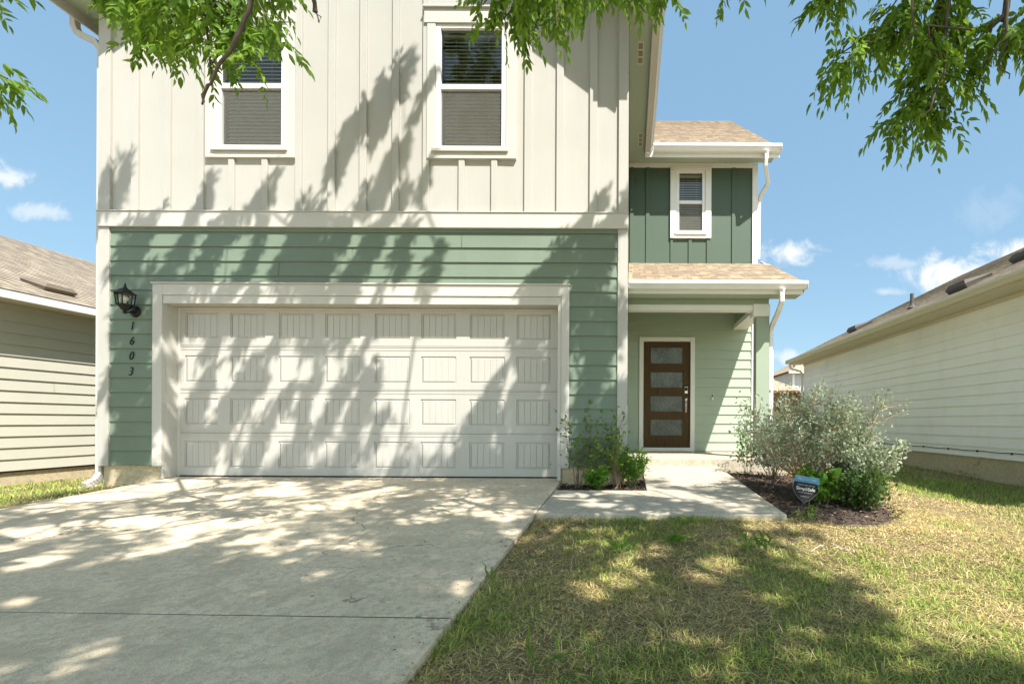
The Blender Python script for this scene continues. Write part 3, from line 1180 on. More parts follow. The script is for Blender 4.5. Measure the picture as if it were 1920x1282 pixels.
# --- upper roofs
def build_roofs():
    yf, yb = YF - OVF, 16.5
    r = MB()
    for sx in (1, -1):
        xe = HX1 + OVS if sx > 0 else HX0 - OVS
        up = Vector((XRID - xe, 0, PITCH * abs(XRID - xe)))
        yend = 8.9 if sx > 0 else yb
        courses(r, (xe, yf, ZEAVE), (xe, yb, ZEAVE), up, 26, up.length)
        r.quad((xe, yf, ZEAVE - .03), (xe, yb, ZEAVE - .03), (XRID, yb, zrake(XRID) - .03), (XRID, yf, zrake(XRID) - .03))
    obj('main_roof', r, M['roof_x'], house)
    k = MB()
    for sx in (1, -1):
        xe = HX1 + OVS if sx > 0 else HX0 - OVS
        s = .2
        for y0, y1 in ((yf, yf + .025),):
            k.add([(xe, y0, ZEAVE - .02), (XRID, y0, zrake(XRID) - .02), (XRID, y0, zrake(XRID) - .22), (xe, y0, ZEAVE - .22),
                   (xe, y1, ZEAVE - .02), (XRID, y1, zrake(XRID) - .02), (XRID, y1, zrake(XRID) - .22), (xe, y1, ZEAVE - .22)],
                  [(0, 1, 2, 3), (7, 6, 5, 4), (0, 4, 5, 1), (3, 2, 6, 7), (0, 3, 7, 4)])
    # right eave fascia (runs back to the entry eave), left eave fascia
    ye = 8.92
    xe = HX1 + OVS
    k.box(xe - .024, xe, yf + .026, ye - .026, ZEAVE - .15, ZEAVE - .012)
    xl = HX0 - OVS
    k.box(xl, xl + .024, yf + .026, yb, ZEAVE - .20, ZEAVE - .012)
    obj('fascia', k, M['cream_x'], house, .002)
    so = MB()
    so.box(HX1 + .021, xe - .0245, yf + .03, YE - .04, ZEAVE - .075, ZEAVE - .058)
    so.box(xl + .0245, HX0 - .012, yf + .03, yb, ZEAVE - .075, ZEAVE - .058)
    # rake soffit
    for sx in (1, -1):
        xa = HX1 + .02 if sx > 0 else HX0 - .012
        so.quad((xa, yf + .03, zrake(xa) - .2), (XRID, yf + .03, zrake(XRID) - .2), (XRID, YF - .03, zrake(XRID) - .2), (xa, YF - .03, zrake(xa) - .2))
    # boxed return at the eave ends
    for xa, xb in ((HX1 + .021, xe - .03), (HX0 - .012, xl + .03)):
        so.box(xa, xb, yf + .031, yf + .05, ZEAVE - .197, ZEAVE - .04)
    obj('soffit', so, M['soffit'], house)
    zs = ZEAVE - .0755
    for va in (100, 262):
        yv = F * (zs - CAMZ) / (VV - va)
        xc = X(1201, yv, va)
        v = MB()
        h, w = .36, .042
        yl = 1.15 * h
        v.box(xc - w, xc + w, yv - yl / 2, yv + yl / 2, zs - .004, zs - .0005)
        sv = obj('soffit_vent', v, M['trim_r'], house)
        q = MB()
        for i in range(3):
            a = yv - yl / 2 + .03 + i * (yl - .03) / 3
            q.box(xc - w + .012, xc + w - .012, a, a + (yl - .03) / 3 - .03, zs - .0065, zs - .0042)
        obj('vent_slot', q, plain('vent grille', (.24, .23, .17), .9), sv)
    # entry roof
    xr = 2.76
    yg = 8.92
    z0 = ZEAVE
    yr = 13.2
    r = MB()
    up = Vector((0, yr - yg, (yr - yg) * PITCH))
    courses(r, (xe, yg - .03, z0 - .02), (xr, yg - .03, z0 - .02), up, 36, up.length + .04)
    r.quad((xe, yg, z0 - .04), (xr, yg, z0 - .04), (xr, yr, z0 - .04 + up.z), (xe, yr, z0 - .04 + up.z))
    r.quad((XRID, yr, z0 + up.z), (xr, yr, z0 + up.z), (xr, 16.5, z0 + up.z - 3.3 * PITCH), (XRID, 16.5, z0 + up.z - 3.3 * PITCH))
    r.quad((XRID, 9.4, z0 + .4 * PITCH), (xe, 9.4, z0 + .4 * PITCH), (xe, yr, z0 + up.z), (XRID, yr, z0 + up.z))
    obj('entry_roof', r, M['roof_tan'], house)
    k = MB()
    k.box(xe - .024, xr, yg - .0255, yg - .001, z0 - .20, z0 - .025)
    k.prism([(0, -.2), (.022, -.2), (.022, -.03), (0, -.03)], (xr - .023, yg, z0), (xr - .023, yr, z0 + up.z), (1, 0, 0), (0, 0, 1))
    k.poly([(XR, 9.0, z0 - .15), (xr - .03, 9.0, z0 - .15), (xr - .03, yr, z0 - .15 + up.z), (XR, yr, z0 - .15 + up.z)])
    k.poly([(XR, YE, 5.55), (XR, 16, 5.55), (XR, yr, z0 + up.z - .1)])
    obj('entry_fascia', k, M['white'], house, .002)
    so = MB()
    so.box(xe - .02, xr - .03, yg, YE - .0365, z0 - .074, z0 - .059)
    obj('entry_soffit', so, M['soffit'], house)
    g = MB()
    yq = yg - .027
    g.prism(GUT, (xe + .13, yq, z0 - .125), (xr + .01, yq, z0 - .125), (0, -1, 0), (0, 0, 1))
    g.box(xr + .0105, xr + .013, yq - .125, yq, z0 - .125, z0 - .009)
    obj('entry_gutter', g, M['gutter'], house)
    ds = MB()
    X0 = X(1435, yq, 290)
    ds.tube([(X0, yq - .06, z0 - .12), (X0, yq - .06, z0 - .26), (X0 - .004, yq - .03, z0 - .36), (XR + .15, yq + .22, z0 - .56), (XR + .075, YE - .01, z0 - .70), (XR + .06, YE + .06, z0 - .80), (XR + .06, YE + .10, 3.9)], .045, 4, sq=(1, 0, 0))
    ds.lathe([(.035, -.03), (.05, 0), (.065, .03)], (X0, yq - .06, z0 - .15), 8)
    obj('downspout', ds, M['gutter'], house, .006)
    # left gutter and downspout at the garage corner
    g = MB()
    g.prism(GUT, (xl - .001, yf, ZEAVE - .13), (xl - .001, yb, ZEAVE - .13), (-1, 0, 0), (0, 0, 1))
    g.box(xl - .125, xl - .001, yf - .003, yf - .0005, ZEAVE - .13, ZEAVE - .012)
    obj('left_gutter', g, M['cream_x'], house)
    g = MB()
    g.prism(GUT, (xe + .001, yf, ZEAVE - .13), (xe + .001, yg - .03, ZEAVE - .13), (1, 0, 0), (0, 0, 1))
    g.box(xe + .001, xe + .125, yf - .003, yf - .0005, ZEAVE - .13, ZEAVE - .012)
    obj('right_gutter', g, M['cream_x'], house)
    ds = MB()
    xw = HX0 - .05
    yw = YF + .05
    gx = xl - .06
    ds.tube([(gx, yw, ZEAVE - .12), (gx, yw, ZEAVE - .24), (gx + .04, yw, ZEAVE - .33), (xw - .08, yw, ZEAVE - .44), (xw, yw, ZEAVE - .56), (xw, yw, ZEAVE - .7), (xw, yw, .18), (xw, yw, .02), (xw - .01, yw - .03, -.05), (xw - .025, yw - .10, -.09), (xw - .035, yw - .15, -.105)], .050, 4, sq=(1, 0, 0))
    for k2 in range(6):
        p = [(xw, yw, .02), (xw - .01, yw - .03, -.05), (xw - .025, yw - .10, -.09)]
        t = k2 / 5
        a, b = (p[0], p[1]) if t < .5 else (p[1], p[2])
        s = (t * 2) % 1 if t < 1 else 1
        c0 = tuple(a[i] * (1 - s) + b[i] * s for i in range(3))
        ds.tube([(c0[0], c0[1] + .006, c0[2] + .006), (c0[0], c0[1] - .006, c0[2] - .006)], .056, 4, sq=(1, 0, 0))
    obj('downspout', ds, M['cream_x'], house, .006)


build_roofs()


# ------------------------------------------------------------------ fittings on the house
def build_fittings():
    yl = YF - .016
    lx, lz = X(234.5, YF - .156, 560), 0
    zz = lambda v: Z(v, YF - .156, 236)
    t = thing('wall_lantern', 'black carriage lantern with clear glass beside the garage above the house number', 'lantern', (lx, yl - .12, zz(585)))
    cx, cy = lx, yl - .14
    cap = MB()
    r0 = .085
    cap.lathe([(.012, .0), (.012, .02), (.004, .05), (.0, .07)], (cx, cy, zz(539)), 8)
    cap.lathe([(r0 * 1.22, 0), (r0 * 1.25, .008), (r0 * .9, .022), (r0 * .62, .05), (r0 * .28, .07), (.012, .085)], (cx, cy, zz(551)), 6)
    obj('cap', cap, M['black'], t)
    cg = MB()
    zt, zb = zz(551), zz(571)
    rt, rb = r0 * 1.08, r0 * .9
    for k in range(6):
        a = 2 * math.pi * k / 6
        cg.tube([(cx + rt * math.cos(a), cy + rt * math.sin(a), zt), (cx + rb * math.cos(a), cy + rb * math.sin(a), zb)], .0065, 5)
    cg.lathe([(rb * 1.1, 0), (rb * 1.1, .012), (rb * .5, .012)], (cx, cy, zb - .01), 6)
    cg.lathe([(.0, -.10), (.012, -.095), (.018, -.08), (.012, -.065), (.035, -.05), (.045, -.03), (rb * .95, -.0)], (cx, cy, zb - .012), 6)
    obj('cage', cg, M['black'], t)
    gl = MB()
    for k in range(6):
        a, b = 2 * math.pi * k / 6, 2 * math.pi * (k + 1) / 6
        gl.quad((cx + rb * math.cos(a), cy + rb * math.sin(a), zb), (cx + rb * math.cos(b), cy + rb * math.sin(b), zb), (cx + rt * math.cos(b), cy + rt * math.sin(b), zt), (cx + rt * math.cos(a), cy + rt * math.sin(a), zt))
    obj('glass', gl, M['lampglass'], t)
    bl = MB()
    bl.lathe([(.012, -.01), (.014, .03), (.03, .055), (.033, .075), (.02, .10), (.0, .108)], (cx, cy, zb), 10)
    obj('bulb', bl, M['bulb'], t, smooth=True)
    px, pz = X(257, YF, 585), Z(585, YF, 250)
    pl = MB()
    pl.lathe([(.0, 0), (.062, 0), (.06, .012), (.04, .02), (.0, .022)], (0, 0, 0), 18)
    pl.v = [(px + p[0], yl - p[2], pz + p[1] * 1.15) for p in pl.v]
    pl.tube([(px, yl - .01, pz), (px - .02, yl - .06, pz - .02), (px - .05, yl - .10, pz - .03), (cx, cy, pz + .02), (cx, cy, zb - .06)], .010, 8)
    obj('bracket', pl, M['black'], t, smooth=True)
    # house number
    hn = thing('house_number', 'black italic 1603 house number stacked down the sage siding beside the garage', 'house number', (X(248, YF, 650), YF - .02, zz(700)))
    for ch, u, v in (('1', 250, 612), ('6', 249.5, 640), ('0', 248.5, 668), ('3', 247.5, 697)):
        text('digit', ch, .150, (X(u, YF, v), YF - .020, Z(v, YF, u)), hn, M['black'], .003, shear=.24, sx=.80, thin=-.0012)
    bx, bz = X(1335.5, YE, 743), Z(743.5, YE)
    d = thing('doorbell', 'small doorbell with dark button on the entry wall right of the front door', 'doorbell', (bx, YE - .02, bz))
    q = MB()
    q.box(bx - .019, bx + .019, YE - .04, YE - .014, bz - .055, bz + .055)
    obj('plate', q, M['vinyl'], d, .006)
    q = MB()
    q.box(bx - .012, bx + .012, YE - .043, YE - .0405, bz + .0, bz + .044)
    obj('camera_lens', q, M['black'], d)
    q = MB()
    q.lathe([(0, 0), (.011, 0), (.011, .004), (0, .004)], (0, 0, 0), 12)
    q.v = [(bx + p[0], YE - .0405 - p[2], bz - .03 + p[1]) for p in q.v]
    obj('button', q, M['steel'], d)
    m = MB()
    mx0, mx1 = X(1209, 9.1, 848), X(1296, 9.1, 848)
    m.box(mx0, mx1, 8.72, 9.22, .1185, .134)
    o = obj('doormat', m, M['mat'], None, .004)
    tag(o, 'brown doormat lying on the stoop before the front door', 'doormat')


def text(name, body, size, loc, parent, mat, ext=.002, shear=0.0, sx=1.0, rot=(math.pi / 2, 0, 0), local=False, thin=0.0):
    cu = bpy.data.curves.new(name, 'FONT')
    cu.body = body
    cu.size = size
    cu.align_x = 'CENTER'
    cu.align_y = 'CENTER'
    cu.extrude = ext
    cu.shear = shear
    cu.offset = thin
    tmp = bpy.data.objects.new(name + '_tmp', cu)
    C.objects.link(tmp)
    dg = bpy.context.evaluated_depsgraph_get()
    me = bpy.data.meshes.new_from_object(tmp.evaluated_get(dg))
    bpy.data.objects.remove(tmp)
    bpy.data.curves.remove(cu)
    me.name = name
    me.materials.clear()
    o = finish(name, me, mat, parent)
    off = Vector((0, 0, 0)) if local else (ORIGIN[root_of(parent).name] if parent else Vector((0, 0, 0)))
    o.location = Vector(loc) - off
    o.rotation_euler = rot
    o.scale = (sx, 1, 1)
    return o


build_fittings()


# ------------------------------------------------------------------ neighbours
def roof_vent(parent, c, along, up, mat, w=.36, h=.12):
    c, al, up = Vector(c), Vector(along).normalized(), Vector(up).normalized()
    n = al.cross(up)
    if n.z < 0: n = -n
    m = MB()
    P = lambda a, b, d: c + al * a + up * b + n * d
    pts = [P(-w / 2, -w / 2, .0), P(w / 2, -w / 2, .0), P(w / 2, w / 2, 0), P(-w / 2, w / 2, 0),
           P(-w / 2 - .03, -w / 2 - .03, h * .6), P(w / 2 + .03, -w / 2 - .03, h * .6), P(w / 2 + .03, w / 2, h * .35), P(-w / 2 - .03, w / 2, h * .35),
           P(-w / 2 + .03, -w / 2 + .03, h), P(w / 2 - .03, -w / 2 + .03, h), P(w / 2 - .03, w / 2 - .03, h * .5), P(-w / 2 + .03, w / 2 - .03, h * .5)]
    m.add(pts, [(0, 1, 5, 4), (1, 2, 6, 5), (2, 3, 7, 6), (3, 0, 4, 7), (4, 5, 9, 8), (5, 6, 10, 9), (6, 7, 11, 10), (7, 4, 8, 11), (8, 9, 10, 11)])
    obj('roof_vent', m, mat, parent)


def build_left_house():
    xw, zb, zs = -9.6, -.11, 2.48
    t = thing('bungalow', 'pale cream bungalow with sunlit side wall left of the main house', 'house', (xw - 4, 10, 0))
    y0, y1 = 2.0, 18.0
    m = MB()
    lap(m, (xw, 0, 0), (0, 1, 0), (1, 0, 0), y0, y1, zb, zs, .178, joints=.7, seed=9)
    lap(m, (0, y0, 0), (-1, 0, 0), (0, -1, 0), -xw, -xw + 8, zb, zs, .178)
    m.quad((xw - 8, y1, zb), (xw, y1, zb), (xw, y1, zs), (xw - 8, y1, zs))
    obj('siding', m, M['cream_lap'], t)
    f = MB()
    f.box(xw - 8, xw - .02, y0 + .02, y1 - .02, -.7, zb - .001)
    obj('foundation', f, M['found'], t)
    f = MB()
    f.box(xw - .015, xw + .008, y0 + .02, y1, zb - .03, zb - .0005)
    obj('starter_strip', f, M['dark'], t)
    xe, p, dx = xw + .37, .42, 6.0
    zt = 2.61
    up = Vector((-dx, 0, p * dx))
    r = MB()
    courses(r, (xe, y0 - .3, zt), (xe, y1 + .3, zt), up, 44, up.length)
    xr = xe - dx
    r.quad((xr, y0 - .3, zt + p * dx), (xr, y1 + .3, zt + p * dx), (xr - dx, y1 + .3, zt), (xr - dx, y0 - .3, zt))
    r.quad((xe, y0 - .3, zt - .03), (xe, y1 + .3, zt - .03), (xr, y1 + .3, zt + p * dx - .03), (xr, y0 - .3, zt + p * dx - .03))
    obj('roof', r, M['roof_x'], t)
    k = MB()
    k.box(xe - .02, xe, y0 - .3, y1 + .3, zt - .125, zt - .012)
    obj('fascia', k, M['gutter'], t)
    so = MB()
    so.box(xw + .003, xe - .021, y0 - .3, y1 + .3, zt - .128, zt - .116)
    obj('soffit', so, M['trim_r'], t)
    # box vent near the eave
    yv = 8.2
    du = .72
    roof_vent(t, (xe - du, yv, zt + p * du), (0, 1, 0), up, plain('brown vent', (.14, .115, .085), .7), .42, .13)


def build_right_house():
    xw, zb, zs = 6.0, .12, 2.73
    t = thing('bungalow', 'grey cream bungalow with shaded side wall and brown roof right of the main house', 'house', (xw + 4, 10, 0))
    y0, y1 = 4.2, 16.5
    m = MB()
    lap(m, (xw, 0, 0), (0, 1, 0), (-1, 0, 0), y0, y1, zb, zs, .178, joints=.9, seed=5)
    m.quad((xw, y1, zb), (xw + 11, y1, zb), (xw + 11, y1, zs), (xw, y1, zs))
    m.quad((xw, y0, zb), (xw + 11, y0, zb), (xw + 11, y0, zs), (xw, y0, zs))
    obj('siding', m, M['cream_lap2'], t)
    f = MB()
    f.box(xw + .02, xw + 11, y0 + .02, y1 - .02, -.7, zb - .001)
    obj('foundation', f, M['found'], t)
    xe, p, dx = xw - .42, .5, 6.0
    zt = 2.875
    up = Vector((dx, 0, p * dx))
    r = MB()
    courses(r, (xe - .02, y0 - .3, zt - .01), (xe - .02, y1 + .32, zt - .01), up, 48, up.length)
    xr = xe + dx
    r.quad((xr, y0 - .3, zt + p * dx), (xr, y1 + .3, zt + p * dx), (xr + dx, y1 + .3, zt), (xr + dx, y0 - .3, zt))
    r.quad((xe, y0 - .3, zt - .03), (xe, y1 + .3, zt - .03), (xr, y1 + .3, zt + p * dx - .03), (xr, y0 - .3, zt + p * dx - .03))
    r.poly([(xw, y1 - .01, zs - .05), (xw + 11, y1 - .01, zs - .05), (xr, y1 - .01, zt + p * dx - .1)])
    obj('roof', r, M['roof_r'], t)
    k = MB()
    k.box(xe, xe + .02, y0 - .3, y1 + .3, zt - .16, zt - .015)
    k.prism([(0, -.16), (.02, -.16), (.02, -.02), (0, -.02)], (xe + .021, y1 + .279, zt), (xr, y1 + .279, zt + p * (xr - xe)), (0, 1, 0), (0, 0, 1))
    obj('fascia', k, M['trim_r'], t)
    so = MB()
    so.box(xe + .021, xw - .003, y0 - .3, y1 + .3, zt - .16, zt - .146)
    obj('soffit', so, M['trim_r'], t)
    fz = MB()
    fz.box(xw - .03, xw - .001, y0, y1 + .01, zs - .09, zs - .016)
    obj('frieze_board', fz, M['trim_r'], t)
    g = MB()
    g.prism(GUT, (xe - .001, y0 - .3, zt - .135), (xe - .001, y1 + .31, zt - .135), (-1, 0, 0), (0, 0, 1))
    g.box(xe - .125, xe, y1 + .3105, y1 + .313, zt - .135, zt - .02)
    obj('gutter', g, M['trim_r'], t)
    ds = MB()
    yy = y1 + .05
    ds.tube([(xe - .06, yy, zt - .12), (xe - .06, yy, zt - .24), (xe, yy, zt - .33), (xw - .1, yy, zt - .42), (xw - .05, yy, zt - .5), (xw - .05, yy, .1)], .045, 4, sq=(0, 1, 0))
    obj('downspout', ds, M['white'], t, .006)
    vm = plain('dark vent', (.075, .068, .058), .7)
    for yv, du, w in ((14.1, 1.2, .5), (9.0, .8, .5), (8.9, 1.9, .45)):
        roof_vent(t, (xe + du, yv, zt + p * du), (0, 1, 0), up, vm, w, .16)
    pp = MB()
    pp.tube([(xe + 1.0, 11.2, zt + .45), (xe + 1.0, 11.2, zt + .84)], .04, 10)
    pp.lathe([(.11, 0), (.06, .05), (.045, .10)], (xe + 1.0, 11.2, zt + .50), 10)
    obj('vent_pipe', pp, vm, t)
    cb = MB()
    pts = []
    yy = np.linspace(y0, 11.9, 50)
    for i, y in enumerate(yy):
        pts.append((xw - .022, y, zb + .105 + .006 * math.sin(i * 1.3) - .002 * (y - 8)))
    cb.tube(pts, .007, 5)
    for y in np.arange(y0 + .3, 11.8, .75):
        cb.box(xw - .032, xw - .012, y - .012, y + .012, zb + .085, zb + .12)
    obj('cable', cb, M['cable'], t)


build_left_house()
build_right_house()


def build_back():
    # cedar fence between the lots
    yf = 17.2
    t = thing('wooden_fence', 'cedar picket fence standing between the column and the right bungalow', 'fence', (4.5, yf, -.2))
    m = MB()
    r = np.random.default_rng(4)
    x = 2.2
    while x < 7.2:
        w = .14
        zt = 1.80 + r.uniform(-.012, .012)
        y0 = yf + r.uniform(-.004, .004)
        m.add([(x, y0, -.3), (x + w, y0, -.3), (x + w, y0, zt - .04), (x + w - .035, y0, zt), (x + .035, y0, zt), (x, y0, zt - .04),
               (x, y0 + .018, -.3), (x + w, y0 + .018, -.3), (x + w, y0 + .018, zt - .04), (x + w - .035, y0 + .018, zt), (x + .035, y0 + .018, zt), (x, y0 + .018, zt - .04)],
              [(0, 1, 2, 3, 4, 5), (11, 10, 9, 8, 7, 6)] + [(i, 6 + i, 6 + (i + 1) % 6, (i + 1) % 6) for i in range(6)])
        x += w + .006
    obj('pickets', m, M['fence'], t)
    k = MB()
    for z in (.1, .9, 1.5):
        k.box(2.2, 7.2, yf + .02, yf + .06, z, z + .09)
    obj('rails', k, M['fence'], t)
    # tan roofed house behind
    t = thing('far_house', 'low house with tan shingle roof showing behind the porch column', 'house', (8, 30, 0))
    m = MB()
    lap(m, (0, 28, 0), (1, 0, 0), (0, -1, 0), 1, 9.5, -.2, 2.6, .25)
    m.box(1, 9.5, 28.02, 36, -.2, 2.6)
    obj('siding', m, M['cream_lap2'], t)
    r = MB()
    up = Vector((0, 4.4, 1.6))
    zt = 2.55
    ya = 27.5
    A, B, D, E = (.4, ya, zt), (10.0, ya, zt), (10.0, 36.5, zt), (.4, 36.5, zt)
    R1, R2 = (4.0, 32, zt + 1.75), (7.4, 32, zt + 1.75)
    r.add([A, B, D, E, R1, R2], [(0, 1, 5, 4), (1, 2, 5), (2, 3, 4, 5), (3, 0, 4), (0, 3, 2, 1)])
    obj('roof', r, M['roof_tan'], t)
    # grey two-storey house further back
    t = thing('far_house', 'grey two-storey house far behind the cedar fence', 'house', (20, 48, 0))
    m = MB()
    lap(m, (0, 46, 0), (1, 0, 0), (0, -1, 0), 15.6, 24, -.2, 5.55, .25, [(17.55, 18.15, 3.3, 4.7)])
    m.box(15.6, 24, 46.02, 56, -.2, 5.55)
    obj('siding', m, M['grey_lap'], t)
    r = MB()
    zt = 5.6
    A, B, D, E = (15.1, 45.4, zt), (24.5, 45.4, zt), (24.5, 56.6, zt), (15.1, 56.6, zt)
    R1, R2 = (20, 50, zt + 2.9), (20.4, 52, zt + 2.9)
    r.add([A, B, D, E, R1, R2], [(0, 1, 4), (1, 2, 5, 4), (2, 3, 5), (3, 0, 4, 5), (0, 3, 2, 1)])
    obj('roof', r, M['roof_tan'], t)
    k = MB()
    k.box(15.05, 24.5, 45.33, 45.39, zt - .2, zt + .02)
    k.box(15.6, 15.8, 45.95, 45.98, -.2, 5.4)
    obj('fascia', k, M['white'], t)
    w = MB()
    for a, b, c, d in ((17.4, 17.55, 3.2, 4.85), (18.15, 18.3, 3.2, 4.85)):
        w.box(a, b, 45.93, 46.0, c, d)
    w.box(17.551, 18.149, 45.93, 46, 4.7, 4.85)
    w.box(17.551, 18.149, 45.93, 46, 3.2, 3.3)
    wo = obj('window', w, M['white'], t)
    q = MB()
    q.quad((17.55, 46.0, 3.3), (18.15, 46.0, 3.3), (18.15, 46.0, 4.7), (17.55, 46.0, 4.7))
    obj('pane', q, plain('far pane', (.05, .06, .07), .1), wo)
    pp = MB()
    pp.tube([(15.9, 46.4, zt + .2), (15.9, 46.4, zt + 1.1)], .07, 8)
    obj('vent_pipe', pp, M['dark'], t)


build_back()

# ------------------------------------------------------------------ leaves, twigs, plants
LV = np.array([(0, 0, 0), (.28, 0, -.02), (.62, 0, -.01), (1, 0, -.10), (.26, .5, .07), (.60, .42, .06), (.26, -.5, .07), (.60, -.42, .06)], float)
LF = np.array([(0, 1, 4), (1, 2, 5), (1, 5, 4), (2, 3, 5), (0, 6, 1), (1, 6, 7), (1, 7, 2), (2, 7, 3)])


class Leaves:
    def __init__(s):
        s.pos, s.dir, s.nrm, s.len, s.wid = [], [], [], [], []

    def add(s, p, d, n, l, w):
        s.pos.append(p); s.dir.append(d); s.nrm.append(n); s.len.append(l); s.wid.append(w)

    def arrays(s):
        return [np.array(a, float) for a in (s.pos, s.dir, s.nrm, s.len, s.wid)]

    def mesh(s):
        p, d, n, l, w = s.arrays()
        return leaf_mesh(p, d, n, l, w)


def leaf_mesh(p, d, n, l, w):
    d = d / np.linalg.norm(d, axis=1, keepdims=True)
    side = np.cross(n, d)
    side /= np.maximum(np.linalg.norm(side, axis=1, keepdims=True), 1e-6)
    up = np.cross(d, side)
    T = LV
    V = (p[:, None, :] + d[:, None, :] * (T[None, :, 0:1] * l[:, None, None]) + side[:, None, :] * (T[None, :, 1:2] * w[:, None, None])
         + up[:, None, :] * (T[None, :, 2:3] * l[:, None, None]))
    k = len(p)
    Fc = (LF[None] + (np.arange(k) * len(T))[:, None, None]).reshape(-1, 3)
    return V.reshape(-1, 3), Fc


def compound(lv, p, d, length, r, n=4, size=.085, droop=.5):
    """a pinnate leaf: rachis from p along d with n pairs of leaflets and an end leaflet"""
    d = np.array(d, float)
    d /= np.linalg.norm(d)
    side = np.cross(d, (0, 0, 1.0))
    if np.linalg.norm(side) < 1e-3:
        side = np.array((1.0, 0, 0))
    side /= np.linalg.norm(side)
    up = np.cross(side, d)
    roll = r.normal(0, .5)
    side, up = side * math.cos(roll) + up * math.sin(roll), up * math.cos(roll) - side * math.sin(roll)
    for k in range(n + 1):
        t = .25 + .75 * k / n
        q = p + d * length * t + np.array((0, 0, -1)) * droop * length * t * t * .6
        for s in ((-1, 1) if k < n else (0,)):
            dd = d * .75 + side * s * .85 + np.array((0, 0, -1)) * (droop * r.uniform(.5, 1.5)) + r.normal(0, .18, 3)
            nn = up + r.normal(0, .45, 3)
            l = size * r.uniform(.6, 1.3)
            lv.add(q, dd, nn, l, l * r.uniform(.26, .40))


def to_px(p):
    return VU + F * p[0] / p[1], VV - F * (p[2] - CAMZ) / p[1]


Ln = np.array(L)


def shadow_px(p):
    """image position where the shadow of point p falls (front wall, else ground)"""
    t = (YF - p[1]) / Ln[1]
    q = p + Ln * t
    if not (HX0 < q[0] < HX1 and q[2] > -.05):
        for _ in range(3):
            gz = float(zl(q[0], q[1]))
            q = p + Ln * ((p[2] - gz) / 1.0)
    if q[1] < .4:
        return None
    return to_px(q)


# density of the leaf shade on the ground: rows of the picture from v=900 down in steps of 32, columns of 64 px (0 sun .. 9 dense)
SHADE = [
    "776555655667778887766544100000",   # 900
    "555454555556667777776655300000",   # 932
    "555555666667777778777765200000",   # 964
    "554555667777888777777543100000",   # 996
    "666677777888888778776663100000",   # 1028
    "788888888888887766655777300000",   # 1060
    "899999998888887776666677730000",   # 1092
    "999999999999887776677667762000",   # 1124
    "999999999998877776666555663000",   # 1156
    "999999999999777766666555432200",   # 1188
    "976799999999777776666665555688",   # 1220
    "877799999999877776777766666777",   # 1252
]
BRIGHT = [  # sun patches: u, v, half length, half width, angle(deg)
    (180, 992, 190, 9, -6.5), (415, 990, 110, 11, -8), (60, 1070, 65, 9, -9), (245, 1052, 105, 5, -13), (200, 935, 90, 8, -8), (330, 925, 80, 6, -5),
    (660, 942, 80, 5, -14), (470, 1022, 55, 5, -9), (30, 1036, 40, 9, -12), (530, 932, 40, 5, -3), (330, 905, 60, 4, -3), (430, 912, 60, 4, -3),
    (665, 1032, 13, 5, 0), (545, 1065, 20, 5, -4), (485, 1117, 20, 8, 0), (424, 1135, 15, 6, 0), (650, 1182, 18, 14, 0), (715, 1116, 12, 6, 0),
    (860, 1117, 14, 6, 0), (660, 1085, 22, 6, -10), (590, 1090, 30, 5, -16), (950, 968, 30, 6, 10), (880, 968, 26, 5, 0), (935, 985, 16, 5, 0), (955, 1008, 12, 5, 0),
    (770, 985, 25, 4, 0), (170, 1246, 85, 15, -25), (15, 1275, 40, 12, -15), (780, 1225, 25, 14, -40), (60, 1140, 55, 8, -8), (500, 1012, 40, 4, -8),
    (1175, 1075, 42, 28, 0), (1330, 1062, 42, 26, 0), (1110, 980, 35, 7, 0), (1215, 977, 40, 6, 0), (1420, 980, 30, 7, 0), (1010, 1036, 20, 8, 0),
    (1470, 1225, 30, 16, 0), (1110, 1195, 16, 8, 0), (980, 1205, 22, 9, 0), (1060, 990, 25, 5, 0), (1290, 905, 40, 5, 0), (1180, 925, 45, 5, 2), (1280, 935, 50, 5, 4),
    (1250, 1195, 55, 15, 5), (1405, 1182, 50, 16, 0), (1330, 1252, 60, 14, 0), (1565, 1252, 45, 10, 0), (1105, 1112, 30, 12, 0), (1460, 1112, 26, 9, 0), (1000, 1142, 30, 9, 0), (900, 1262, 40, 12, 0), (1190, 1262, 35, 10, 0), (1530, 1180, 30, 10, 0), (1080, 1235, 26, 9, 0),
    (1360, 950, 40, 5, 8), (1080, 935, 35, 4, 2), (1290, 885, 50, 7, 0), (1120, 950, 30, 4, 0),
]


def shade_at(u, v):
    i, j = (v - 900) / 32 - .5, u / 64 - .5
    i, j = min(max(i, 0), 10.99), min(max(j, 0), 28.99)
    a, b = int(i), int(j)
    fi, fj = i - a, j - b
    g = lambda y, x: int(SHADE[min(y, 11)][min(x, 29)])
    return ((g(a, b) * (1 - fj) + g(a, b + 1) * fj) * (1 - fi) + (g(a + 1, b) * (1 - fj) + g(a + 1, b + 1) * fj) * fi) / 9


def in_bright(u, v, grow=1.0):
    for bu, bv, ra, rb, an in BRIGHT:
        c, s = math.cos(math.radians(an)), math.sin(math.radians(an))
        x, y = u - bu, v - bv
        if ((x * c + y * s) / (ra * grow + 14)) ** 2 + ((-x * s + y * c) / (rb * grow + 5)) ** 2 < 1:
            return True
    return False


def in_frame(p, m=14):
    if p[1] < .05:
        return False
    u, v = to_px(p)
    return -m < u < 1920 + m and -m < v < 1282 + m


TREES = []


class Tree:
    def __init__(s, base, fork):
        s.base, s.fork = np.array(base, float), np.array(fork, float)
        s.lv = Leaves()
        s.boughs = []
        s.twigs = []          # list of point arrays (start first)


treeA = Tree((-4.6, -1.6, -.45), (-4.2, -1.3, 2.7))
treeB = Tree((2.3, -2.0, -.45), (2.1, -1.7, 2.8))


